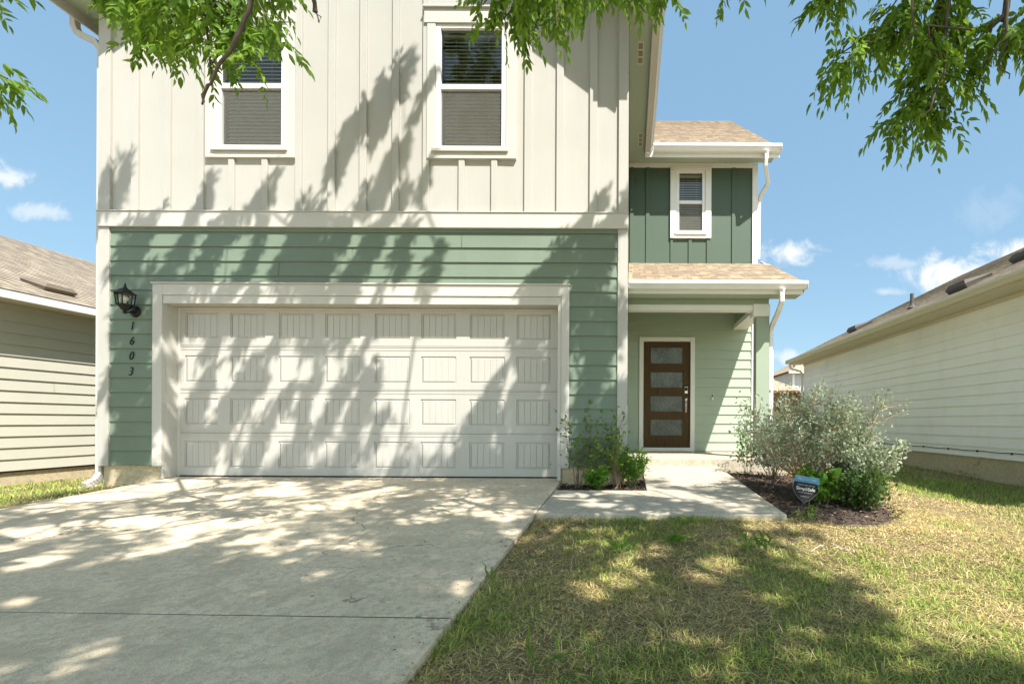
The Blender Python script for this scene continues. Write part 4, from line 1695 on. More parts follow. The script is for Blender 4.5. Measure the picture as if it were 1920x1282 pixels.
def twig(tree, a, b, r, nleaf, size=.085, clen=.17, visible=False, filt=True, droop=.5, spread=1.0, sag=.05, pairs=0):
    a, b = np.array(a, float), np.array(b, float)
    n = 5
    ln = np.linalg.norm(b - a)
    bend = r.normal(0, .05, 3) * ln
    pts = np.array([a + (b - a) * t + bend * math.sin(math.pi * t) + np.array((0, 0, -sag * ln)) * t * t for t in np.linspace(0, 1, n)])
    ax = (b - a) / max(ln, 1e-6)
    tree.twigs.append((pts, visible))
    for k in range(nleaf):
        t = (k + r.uniform(.1, .9)) / nleaf
        i = min(int(t * (n - 1)), n - 2)
        q = pts[i] + (pts[i + 1] - pts[i]) * (t * (n - 1) - i)
        ang = r.uniform(0, 2 * math.pi)
        s1 = np.cross(ax, (0.1, .2, 1.0))
        s1 /= np.linalg.norm(s1)
        s2 = np.cross(ax, s1)
        d = ax * r.uniform(.1, .8) + (s1 * math.cos(ang) + s2 * math.sin(ang) * .7) * spread + np.array((0, 0, -.35))
        cl = clen * r.uniform(.7, 1.25)
        d /= np.linalg.norm(d)
        c = q + d * cl * .6
        if filt:
            if not visible and (in_frame(c, 70) or in_frame(q, 60)):
                continue
            if not visible and near_sunline(c) and r.uniform() < .8:
                continue
            s = shadow_px(c)
            if s and not visible:
                if in_bright(*s):
                    continue
                if s[1] > 885 and s[0] > -40 and r.uniform() > min(1, shade_at(*s) ** 1.5 * 1.32):
                    continue
        compound(tree.lv, q, d, cl, r, n=pairs + int(r.integers(-1, 2)) if pairs else int(r.integers(3, 5)), size=size, droop=droop)


VISC = []


def near_sunline(c):
    """would this leaf stand between the sun and one of the sprays hanging in view?"""
    if not len(VISC):
        return False
    w = np.asarray(VISC) - c
    t = w @ Ln / (Ln @ Ln)
    e = w - t[:, None] * Ln
    return bool(((t > .3) & ((e * e).sum(1) < .10 ** 2)).any())


def pick(x):
    return treeA if x < -1.0 else treeB


# leafy sprays whose shade falls on the front wall: (u1,v1) upper end -> (u2,v2) lower end, width px
FACADE = [
    (768, 90, 738, 160, 34), (738, 145, 685, 230, 50), (690, 195, 630, 300, 46), (722, 150, 700, 260, 24), (822, 135, 760, 255, 22), (757, 262, 694, 385, 44), (765, 345, 728, 425, 34), (806, 296, 785, 350, 20),
    (648, 260, 622, 335, 26), (700, 330, 672, 400, 18),
    (226, 310, 200, 392, 40), (402, 325, 366, 400, 38), (524, 325, 470, 402, 40), (1143, 355, 1085, 432, 26), (1172, 378, 1150, 430, 18), (570, 395, 540, 440, 30),
    # band and sage siding
    (300, 405, 235, 530, 34), (360, 410, 300, 530, 40), (430, 400, 380, 530, 46), (500, 405, 440, 530, 30), (590, 400, 520, 530, 44), (655, 410, 590, 530, 40), (720, 415, 660, 530, 46), (770, 430, 730, 520, 36), (820, 470, 790, 560, 24),
    (250, 440, 212, 520, 30), (1100, 420, 1030, 530, 60), (1150, 440, 1085, 540, 60), (1060, 455, 985, 560, 50), (1150, 540, 1110, 640, 46), (1140, 640, 1090, 760, 50), (1110, 560, 1075, 650, 26), (1150, 740, 1100, 850, 46), (1085, 720, 1072, 860, 26),
    (270, 520, 225, 620, 36), (290, 600, 240, 720, 40), (290, 700, 230, 830, 50), (240, 770, 205, 870, 40), (280, 800, 250, 880, 36), (225, 660, 200, 760, 26), (240, 540, 215, 600, 20),
    # garage surround and door
    (350, 530, 310, 600, 30), (430, 530, 400, 590, 26), (540, 535, 505, 600, 30), (640, 535, 600, 600, 30), (665, 540, 640, 600, 20), (1040, 530, 985, 610, 50), (1065, 560, 1052, 720, 22), (715, 540, 700, 580, 18), (590, 540, 565, 580, 18),
    (400, 630, 345, 730, 46), (475, 640, 410, 755, 44), (440, 690, 385, 790, 36), (355, 735, 338, 830, 46), (400, 760, 360, 840, 36), (525, 690, 470, 820, 26), (470, 820, 425, 900, 32), (580, 740, 530, 850, 28), (535, 840, 490, 905, 28),
    (600, 640, 560, 740, 26), (665, 630, 600, 765, 30), (705, 660, 655, 790, 34), (655, 780, 605, 895, 38), (705, 625, 680, 690, 22), (905, 715, 845, 825, 22), (960, 630, 925, 720, 34), (930, 715, 895, 800, 50), (905, 790, 870, 895, 46),
    (1020, 640, 985, 740, 30), (1015, 720, 960, 830, 44), (985, 800, 940, 900, 40), (1030, 760, 1000, 890, 30), (500, 640, 480, 680, 24), (545, 790, 520, 830, 18), (735, 700, 700, 790, 18), (610, 830, 575, 900, 18),
    (1042, 600, 1000, 720, 54), (1000, 640, 955, 750, 34), (955, 780, 905, 890, 50), (1045, 740, 1000, 880, 34), (1055, 640, 1045, 800, 20),
    (1140, 450, 1075, 560, 60), (1155, 600, 1105, 700, 50), (620, 430, 560, 530, 40), (260, 620, 215, 740, 40), (285, 760, 235, 880, 50), (420, 560, 380, 600, 30), (480, 530, 450, 590, 30), (325, 540, 300, 620, 26), (610, 545, 580, 590, 26),
    (320, 640, 312, 800, 22), (350, 850, 335, 905, 26), (560, 660, 530, 720, 18),
]


def build_facade_sprays():
    r = np.random.default_rng(21)
    for u1, v1, u2, v2, w in FACADE:
        P1 = np.array((X(u1, YF, v1), YF, Z(v1, YF, u1)))
        P2 = np.array((X(u2, YF, v2), YF, Z(v2, YF, u2)))
        t2 = max(r.uniform(3.2, 4.8), (5.18 - (P2[2] - CAMZ) + .45) / 1.492)
        t1 = max(t2 - (P1[2] - P2[2]) * r.uniform(.1, .55), (5.18 - (P1[2] - CAMZ) + .45) / 1.492)
        a, b = P1 - Ln * t1, P2 - Ln * t2
        if r.uniform() < .5:
            a, b = b, a
        ln = np.linalg.norm(a - b)
        wm = w / SC
        nleaf = int(max(10, 66 * ln * min(1.3, wm / .24)))
        twig(pick(a[0]), a, b, r, nleaf, size=.085 + .035 * min(1, wm / .3), clen=max(.07, wm * .46), filt=True, sag=.0)


def build_ground_sprays():
    r = np.random.default_rng(5)
    made = 0
    tries = 0
    while made < 980 and tries < 30000:
        tries += 1
        gx, gy = r.uniform(-6.3, 4.6), r.uniform(1.4, 6.2)
        if made > 760:
            gx, gy = r.uniform(-4.2, 1.5), r.uniform(1.4, 3.1)
        gz = float(zl(gx, gy))
        u, v = to_px((gx, gy, gz))
        if not (-160 < u < 2000 and 885 < v < 1420):
            continue
        if r.uniform() > shade_at(u, v) ** 1.5:
            continue
        t = r.uniform(5.0, 8.2)
        c = np.array((gx, gy, gz)) - Ln * t
        ang = r.uniform(0, 2 * math.pi)
        h = np.array((math.cos(ang), math.sin(ang), r.uniform(-.25, .35)))
        ln = r.uniform(.45, .85)
        a, b = c - h * ln / 2, c + h * ln / 2
        if in_frame(a, 90) or in_frame(b, 90):
            continue
        tr = pick(c[0] - .6)
        fk = tr.fork
        if np.linalg.norm(a - fk) > np.linalg.norm(b - fk):
            a, b = b, a
        twig(tr, a, b, r, 15, size=.09, clen=.19)
        made += 1
    return made


# sprays that hang into the picture: (u1,v1,depth1) -> (u2,v2,depth2), leaves
def P3(u, v, Y):
    return np.array((X(u, Y, v), Y, Z(v, Y, u)))


VIS = [
    # over the left window and wall
    ('A', (560, -150, 2.4), (470, 0, 2.55), 2), ('A', (470, -5, 2.55), (442, 85, 2.6), 14), ('A', (442, 85, 2.6), (398, 150, 2.62), 4), ('A', (398, 150, 2.62), (379, 192, 2.63), 0),
    ('A', (470, -10, 2.55), (520, 90, 2.5), 9), ('A', (440, 70, 2.6), (480, 135, 2.6), 7), ('A', (430, 50, 2.6), (438, 140, 2.55), 6), ('A', (440, 40, 2.7), (340, 120, 2.75), 14), ('A', (420, -30, 2.7), (310, 95, 2.8), 16),
    ('A', (350, -60, 2.7), (270, 85, 2.75), 16), ('A', (330, -70, 2.8), (250, 60, 2.85), 15), ('A', (290, -80, 2.7), (225, 25, 2.75), 15), ('A', (260, -90, 2.9), (190, -20, 2.9), 13), ('A', (380, -60, 2.5), (385, 60, 2.55), 14),
    ('A', (330, 20, 2.9), (262, 108, 2.9), 11), ('A', (340, 60, 3.0), (330, 128, 3.0), 9), ('A', (300, -40, 3.0), (250, 50, 3.05), 14), ('A', (500, -80, 2.6), (545, 20, 2.6), 10), ('A', (260, -60, 3.1), (240, 40, 3.1), 10), ('A', (400, -50, 3.0), (330, 40, 3.0), 14),
    ('A', (540, -60, 2.9), (500, 60, 2.9), 10), ('A', (460, -60, 2.9), (420, 60, 2.9), 12), ('A', (360, -20, 2.55), (300, 60, 2.55), 12), ('A', (270, -30, 2.55), (225, 40, 2.55), 11),
    # a bare twig end near the second batten
    ('A', (583, -30, 2.7), (592, 22, 2.7), 0), ('A', (592, 22, 2.7), (598, 42, 2.7), 0),
    # far left edge
    ('A', (-120, 110, 2.3), (-10, 140, 2.35), 9), ('A', (-90, 130, 2.3), (14, 178, 2.35), 9), ('A', (-60, -90, 2.3), (10, -20, 2.35), 8), ('A', (-110, -20, 2.5), (-20, 10, 2.5), 6),
    # over the right window
    ('B', (1050, -130, 2.7), (985, 0, 2.75), 8), ('B', (985, -5, 2.75), (940, 70, 2.8), 12), ('B', (960, -40, 2.7), (905, 40, 2.7), 11), ('B', (1000, -20, 2.8), (985, 85, 2.8), 13), ('B', (1040, -60, 2.8), (1030, 50, 2.85), 12),
    ('B', (1090, -70, 2.9), (1090, 30, 2.9), 13), ('B', (1150, -70, 2.8), (1140, 20, 2.8), 12), ('B', (1200, -70, 2.7), (1195, 12, 2.7), 11), ('B', (1240, -80, 2.6), (1243, 10, 2.6), 9), ('B', (1020, -50, 2.6), (960, 30, 2.6), 12), ('B', (1060, -20, 2.7), (1045, 85, 2.75), 9),
    ('B', (1110, -40, 2.6), (1060, 20, 2.6), 11), ('B', (1375, -60, 2.6), (1385, -15, 2.6), 5), ('B', (1170, -60, 3.0), (1110, 10, 3.0), 10),
    # hanging at the upper right
    ('B', (1720, -160, 2.3), (1700, 0, 2.4), 9), ('B', (1700, 0, 2.4), (1690, 90, 2.45), 13), ('B', (1640, -60, 2.4), (1555, 25, 2.45), 14), ('B', (1600, -60, 2.5), (1530, 10, 2.5), 11), ('B', (1570, -10, 2.45), (1535, 45, 2.45), 7), ('B', (1690, 60, 2.45), (1610, 118, 2.5), 13), ('B', (1640, 90, 2.5), (1555, 140, 2.5), 11), ('B', (1620, 120, 2.4), (1580, 150, 2.4), 7),
    ('B', (1690, 20, 2.6), (1640, 70, 2.6), 10), ('B', (1760, -40, 2.4), (1760, 80, 2.45), 15), ('B', (1760, 60, 2.45), (1720, 150, 2.5), 14), ('B', (1770, 140, 2.45), (1740, 205, 2.5), 11), ('B', (1740, 200, 2.5), (1690, 250, 2.5), 12), ('B', (1760, 170, 2.5), (1700, 190, 2.5), 10), ('B', (1770, 150, 2.45), (1815, 190, 2.5), 9), ('B', (1740, 200, 2.5), (1770, 245, 2.5), 9), ('B', (1700, 240, 2.5), (1668, 265, 2.5), 6),
    ('B', (1800, 20, 2.5), (1790, 130, 2.5), 13), ('B', (1790, 110, 2.5), (1850, 140, 2.5), 8), ('B', (1720, -20, 2.7), (1660, 130, 2.7), 13), ('B', (1780, 30, 2.7), (1720, 120, 2.7), 12), ('B', (1930, -120, 2.3), (1888, 0, 2.3), 2), ('B', (1888, 0, 2.3), (1883, 70, 2.32), 1), ('B', (1883, 70, 2.32), (1876, 115, 2.34), 5), ('B', (1884, 60, 2.3), (1850, 90, 2.32), 8), ('B', (1884, 70, 2.3), (1905, 110, 2.3), 8), ('B', (1960, 10, 2.3), (1915, 60, 2.3), 8),
    ('B', (1740, 80, 2.35), (1755, 150, 2.35), 10), ('B', (1800, -50, 2.4), (1830, 0, 2.4), 6), ('B', (1760, 205, 2.55), (1735, 268, 2.55), 9),
]


def build_visible():
    r = np.random.default_rng(77)
    for k, a, b, n in VIS:
        if k == 'B' and n or n > 11:
            VISC.extend([P3(*a) * (1 - q) + P3(*b) * q for q in (.2, .6, 1.0)])
        if n:
            a, b = (a[0], a[1] - 32, a[2]), (b[0], b[1] - 32, b[2])
        twig(treeA if k == 'A' else treeB, P3(*a), P3(*b), r, int(round(n * 1.25)), size=.058, clen=.145, visible=True, filt=False, droop=.75, sag=.02, pairs=5)


def build_crown_fill():
    """upper crown above the frame so the trees read as whole trees"""
    r = np.random.default_rng(99)
    for tr, cx, cy, cz in ((treeA, -3.6, -1.6, 5.6), (treeB, 2.6, -2.2, 5.6)):
        for _ in range(40):
            d = r.normal(0, 1, 3)
            d /= np.linalg.norm(d)
            c = np.array((cx, cy, cz)) + d * np.array((2.3, 1.5, 1.9)) * r.uniform(.5, 1)
            a = c - d * .35
            b = c + d * .35
            if c[1] > .2 and in_frame(c, 150):
                continue
            twig(tr, a, b, r, 11, size=.095, clen=.19)


def grow(tr, name, label):
    root = thing(name, label, 'tree', tuple(tr.base))
    nodes = [tr.fork.copy()]
    parent = [-1]
    load = [0]
    order = sorted(range(len(tr.twigs)), key=lambda i: np.linalg.norm(tr.twigs[i][0][0] - tr.fork))
    arr = np.array(nodes)
    links = []
    tw_node = []
    r = np.random.default_rng(3)
    for i in order:
        pts, vis = tr.twigs[i]
        s = pts[0]
        dd = np.linalg.norm(arr - s, axis=1) + .15 * np.linalg.norm(arr - tr.fork, axis=1)
        j = int(np.argmin(dd))
        # intermediate nodes
        base = arr[j]
        gap = np.linalg.norm(s - base)
        m = max(1, int(gap / .45))
        prev = j
        new = []
        for q in range(1, m + 1):
            p = base + (s - base) * q / m
            if q < m:
                p = p + r.normal(0, .035, 3) + np.array((0, 0, .05 * math.sin(math.pi * q / m) * gap))
            new.append(p)
            parent.append(prev)
            load.append(0)
            prev = len(parent) - 1
        tip = pts[-1]
        arr = np.concatenate([arr, np.array(new)])
        sn = prev
        for p in pts[1:]:
            arr = np.concatenate([arr, p[None]])
            parent.append(prev)
            load.append(0)
            prev = len(parent) - 1
        load[prev] += 1
    for i in range(len(parent) - 1, 0, -1):
        load[parent[i]] += load[i]
    rad = lambda k: .0035 + .0052 * math.sqrt(k) if k > 1 else .0038
    m = MB()
    for i in range(1, len(parent)):
        a, b = arr[parent[i]], arr[i]
        if np.linalg.norm(a - b) < 1e-4:
            continue
        ra = rad(load[i]) * 1.05
        m.tube([a, b], [min(rad(load[parent[i]]), ra * 1.5), ra * .97], 5, cap=False)
    t = MB()
    for path, r0, r1 in tr.boughs:
        q = [P3(*p) for p in path]
        out = [q[0]]
        rr = np.random.default_rng(len(path))
        for a, c in zip(q[:-1], q[1:]):
            for w in (.33, .66, 1):
                out.append(a + (c - a) * w + (rr.normal(0, .006, 3) if w < 1 else 0))
        m.tube(out, list(np.linspace(r0, r1, len(out)) * (1 + .12 * rr.uniform(-1, 1, len(out)))), 7)
    b, f = tr.base, tr.fork
    rt = max(.11, rad(load[0]))
    t.tube([b, b + (f - b) * .08, b + (f - b) * .4 + np.array((.03, .02, 0)), b + (f - b) * .75, f, f + np.array((0, 0, .15))], [rt * 1.7, rt * 1.25, rt * 1.08, rt, rt * .95, rt * .6], 12)
    obj('branches', m, M['bark'], root, smooth=True)
    obj('trunk', t, M['bark'], root, smooth=True)
    V, Fc = tr.lv.mesh()
    np_obj('crown', V, Fc, M['leaf'], root)
    return len(tr.lv.pos)


treeA.boughs += [([(560, -170, 2.2), (472, -5, 2.25), (452, 55, 2.27), (432, 98, 2.28), (400, 145, 2.29), (386, 168, 2.29), (379, 196, 2.29)], .0115, .005),
                 ([(575, -60, 2.5), (588, 10, 2.5), (598, 42, 2.5)], .004, .002)]
treeB.boughs += [([(1895, -60, 2.2), (1888, 20, 2.22), (1882, 75, 2.23), (1866, 95, 2.24), (1850, 112, 2.25)], .010, .003), ([(1882, 72, 2.23), (1874, 118, 2.24), (1892, 148, 2.25)], .005, .0025),
                 ([(1800, -90, 2.35), (1775, 30, 2.36), (1770, 140, 2.36), (1745, 205, 2.37), (1690, 245, 2.38)], .009, .003), ([(1700, -60, 2.3), (1715, 60, 2.32), (1690, 85, 2.33)], .006, .003)]
build_visible()
build_facade_sprays()
ng = build_ground_sprays()
build_crown_fill()
na = grow(treeA, 'shade_tree', 'leafy tree hanging over the left window with a bare dark twig end')
nb = grow(treeB, 'shade_tree', 'leafy tree hanging over the right window and into the open sky')
print('sprays', ng, 'leaflets', na, nb)


# ------------------------------------------------------------------ shrubs and bed plants
def stems(ms, base, n, h, spread, r, seg=6, rad=.006, sub=3, lean=(0, 0), wob=.10):
    """returns leaf-bearing points with directions"""
    out = []
    base = np.array(base, float)
    for i in range(n):
        a = r.uniform(0, 2 * math.pi)
        d = np.array((math.cos(a) * spread * r.uniform(.2, 1) + lean[0], math.sin(a) * spread * r.uniform(.2, 1) + lean[1], 1.0))
        d /= np.linalg.norm(d)
        p = base + np.array((math.cos(a), math.sin(a), 0)) * r.uniform(0, .05)
        ln = h * r.uniform(.7, 1.08) / max(d[2], .45)
        pts = [p.copy()]
        for k in range(seg):
            d = d + r.normal(0, wob, 3) + np.array((0, 0, .03))
            d /= np.linalg.norm(d)
            p = p + d * ln / seg
            pts.append(p.copy())
            if k >= 1:
                out.append((p.copy(), d.copy(), (k + 1) / seg))
            if k >= 1:
                for q in range(sub):
                    sd = d * .7 + r.normal(0, .55, 3)
                    sd[2] = abs(sd[2]) * .6 + .1
                    sd /= np.linalg.norm(sd)
                    sl = ln * r.uniform(.12, .32) * (1.15 - .4 * k / seg)
                    e = [p + sd * sl * t + np.array((0, 0, .05 * sl * t * t)) for t in (0, .33, .66, 1)]
                    ms.tube(e, [rad * .5, rad * .4, rad * .3, rad * .2], 4, cap=False)
                    for t in (1, 2, 3):
                        out.append((e[t], sd.copy(), (k + t / 3) / seg))
        ms.tube(pts, [rad * (1.15 - .8 * k / seg) for k in range(seg + 1)], 5, cap=False)
    return out


def foliate(lv, pts, r, per, size, lo=.0, jit=.05, ratio=.42, up=.4):
    for p, d, t in pts:
        if t < lo:
            continue
        for _ in range(per):
            dd = d * .6 + r.normal(0, .7, 3) + np.array((0, 0, up))
            l = size * r.uniform(.6, 1.25)
            lv.add(p + r.normal(0, jit, 3), dd, r.normal(0, .6, 3) + np.array((0, 0, 1.0)), l, l * ratio * r.uniform(.8, 1.2))


def shrub(name, label, cat, base, n, h, spread, per, size, leaf, seed, sub=3, rad=.006, lo=.2, jit=.05, stem='stem', ratio=.42, group=None, lean=(0, 0), wob=.10, seg=6):
    r = np.random.default_rng(seed)
    t = thing(name, label, cat, tuple(base), group)
    ms = MB()
    pts = stems(ms, base, n, h, spread, r, sub=sub, rad=rad, lean=lean, wob=wob, seg=seg)
    obj('stems', ms, M[stem], t)
    lv = Leaves()
    foliate(lv, pts, r, per, size, lo, jit, ratio)
    V, Fc = lv.mesh()
    np_obj('leaves', V, Fc, M[leaf], t)
    return t


def gz(x, y):
    return float(zl(x, y))


def build_plants():
    shrub('silver_shrub', 'big silvery grey shrub spreading behind the yard sign', 'shrub', (2.02, 5.35, gz(2.0, 5.3)), 26, .92, .95, 7, .040, 'leaf_silver', 31, sub=5, rad=.010, lo=.42, jit=.04, stem='stem_tan', ratio=.5)
    shrub('silver_shrub', 'smaller silvery shrub with pale stems right beside the stoop and column', 'shrub', (1.98, 6.6, gz(1.9, 6.7)), 14, .70, .55, 5, .042, 'leaf_silver', 32, sub=4, rad=.006, lo=.25, jit=.035, ratio=.5)
    shrub('silver_shrub', 'bright leaved shrub at the right end of the mulch bed', 'shrub', (2.45, 5.15, gz(2.4, 5.1)), 12, .62, .7, 6, .042, 'leaf_silver', 33, sub=3, rad=.006, lo=.2, jit=.03, ratio=.5)
    shrub('leafy_weed', 'broad bright green weed growing over the yard sign edge', 'plant', (1.93, 4.80, gz(1.93, 4.8)), 6, .34, .45, 2, .075, 'leaf_bright', 34, sub=2, rad=.004, lo=.2, jit=.02, stem='stem_g', ratio=.7)
    shrub('dark_shrub', 'low dark green shrub right of the yard sign', 'shrub', (2.28, 4.72, gz(2.3, 4.7)), 16, .34, .9, 3, .05, 'leaf_dark', 35, sub=3, rad=.004, lo=.15, jit=.03, ratio=.45)
    shrub('leafy_weed', 'pale green weed left of the silver shrub below the entry wall', 'plant', (1.72, 7.0, gz(1.7, 7.0)), 5, .62, .4, 2, .05, 'leaf_small', 36, sub=2, rad=.004, lo=.3, jit=.03, stem='stem_g', ratio=.6)
    zb = zwalk(5.6) - .02
    shrub('leggy_shrub', 'leggy shrub with sparse leaves nearest the garage door in the planter', 'shrub', (-.60, 5.64, zb), 8, .72, .42, 1, .055, 'leaf_small', 41, sub=2, rad=.0042, lo=.15, jit=.02, ratio=.5, wob=.13)
    shrub('leggy_shrub', 'tall leggy shrub against the corner board in the planter', 'shrub', (-.14, 5.62, zb), 8, .74, .36, 1, .055, 'leaf_small', 42, sub=2, rad=.0045, lo=.2, jit=.02, ratio=.5, wob=.13)
    shrub('leggy_shrub', 'middle shrub with brown stems between the two taller planter shrubs', 'shrub', (-.38, 5.68, zb), 7, .54, .45, 1, .05, 'leaf_small', 43, sub=2, rad=.004, lo=.1, jit=.025, ratio=.5)
    shrub('bushy_plant', 'feathery bright green bush at the walk corner of the planter', 'plant', (.03, 5.70, zb), 20, .38, .45, 2, .055, 'leaf_bright', 44, sub=2, rad=.003, lo=.05, jit=.02, stem='stem_g', ratio=.28)
    shrub('bushy_plant', 'low broad leaved plant at the front edge of the planter', 'plant', (-.33, 5.52, zb), 8, .20, .9, 2, .055, 'leaf_bright', 45, sub=2, rad=.003, lo=.0, jit=.02, stem='stem_g', ratio=.6)
    weeds = [((-.78, 2.62), 'spindly weed beside the driveway edge', 4, .11, 'leaf_small', .05), ((.34, 3.55), 'flat broad leaved weed in the lawn below the walk', 6, .06, 'leaf_bright', .09),
             ((-.02, 3.35), 'small broad leaved weed in the sunny lawn patch', 6, .07, 'leaf_bright', .08), ((1.55, 4.15), 'wispy grass weed off the corner of the walk', 9, .11, 'leaf_bright', .07),
             ((-.35, 1.95), 'tall bladed weed at the bottom of the driveway edge', 7, .09, 'leaf_small', .06), ((.85, 3.25), 'short bladed weed in the middle of the lawn', 7, .12, 'leaf_bright', .10)]
    for i, ((x, y), lab, n, h, lm, sz) in enumerate(weeds):
        shrub('lawn_weed', lab, 'weed', (x, y, gz(x, y)), n, h, .9, 1, sz, lm, 60 + i, sub=0, rad=.0018, lo=.1, jit=.006, stem='stem_g', ratio=.22 if i != 1 else .4, group='weeds in the front lawn', seg=4)


build_plants()


# ------------------------------------------------------------------ beds: mulch
def build_beds():
    r = np.random.default_rng(8)
    b1 = [(DX1 + .03, 5.415), (.195, 5.415), (.195, 7.0), (-.03, 7.0), (-.03, 5.93), (DX1 + .03, 5.93)]
    m = MB()
    m.poly([(x, y, zwalk(y) - .03) for x, y in b1])
    # right bed outline
    pts = [(1.405, 4.30), (1.75, 4.12), (2.2, 4.2), (2.55, 4.5), (2.72, 5.0), (2.75, 6.2), (2.6, 7.6), (1.405, 7.6)]
    cx, cy = 2.0, 5.6
    ring = []
    for i in range(len(pts)):
        a, b = pts[i], pts[(i + 1) % len(pts)]
        for t in np.linspace(0, 1, 6)[:-1]:
            ring.append((a[0] + (b[0] - a[0]) * t, a[1] + (b[1] - a[1]) * t))
    vs = [(cx, cy, gz(cx, cy) + .05)]
    n = len(ring)
    for f in (.5, .85, 1.0):
        for x, y in ring:
            xx, yy = cx + (x - cx) * f, cy + (y - cy) * f
            vs.append((xx, yy, gz(xx, yy) + (.05 if f < .6 else .03 if f < .9 else -.01)))
    fs = [(0, 1 + i, 1 + (i + 1) % n) for i in range(n)]
    for k in range(2):
        o = 1 + k * n
        fs += [(o + i, o + n + i, o + n + (i + 1) % n, o + (i + 1) % n) for i in range(n)]
    m.add(vs, fs)
    o = obj('mulch_bed', m, M['mulch'], None)
    tag(o, 'dark mulch beds beside the walk', 'mulch bed', kind='structure')
    # chips
    k = 5200
    P = []
    from_pts = np.array(pts)
    def inside(x, y, poly):
        c = False
        j = len(poly) - 1
        for i in range(len(poly)):
            if (poly[i][1] > y) != (poly[j][1] > y) and x < (poly[j][0] - poly[i][0]) * (y - poly[i][1]) / (poly[j][1] - poly[i][1]) + poly[i][0]:
                c = not c
            j = i
        return c
    while len(P) < k:
        if r.uniform() < .25:
            x, y = r.uniform(DX1, .2), r.uniform(5.41, 6.2)
            if inside(x, y, b1): P.append((x, y, zwalk(y) - .026 + r.uniform(0, .012)))
        else:
            x, y = r.uniform(1.3, 3.1), r.uniform(4.0, 7.4)
            if inside(x, y, [(cx + (a - cx) * 1.05, cy + (b - cy) * 1.03) for a, b in pts]) and x > 1.405:
                P.append((x, y, gz(x, y) + .035 + r.uniform(0, .03)))
    P = np.array(P)
    d = r.normal(0, 1, (k, 3)) * np.array((1, 1, .3))
    nn = r.normal(0, .5, (k, 3)) + np.array((0, 0, 1))
    l = r.uniform(.02, .055, k)
    V, Fc = leaf_mesh(P, d, nn, l, l * .3)
    mm = Mat('mulch chip colours')
    g = mm.N('ShaderNodeNewGeometry')
    mm.color(mm.ramp(g.outputs['Random Per Island'], [(0, (.02, .014, .010)), (.5, (.06, .037, .024)), (.8, (.12, .078, .05)), (1, (.26, .19, .13))])).set(Roughness=.95)
    o = np_obj('mulch', V, Fc, mm.m)
    tag(o, 'loose dark wood mulch chips in the beds', 'mulch', kind='stuff')


build_beds()


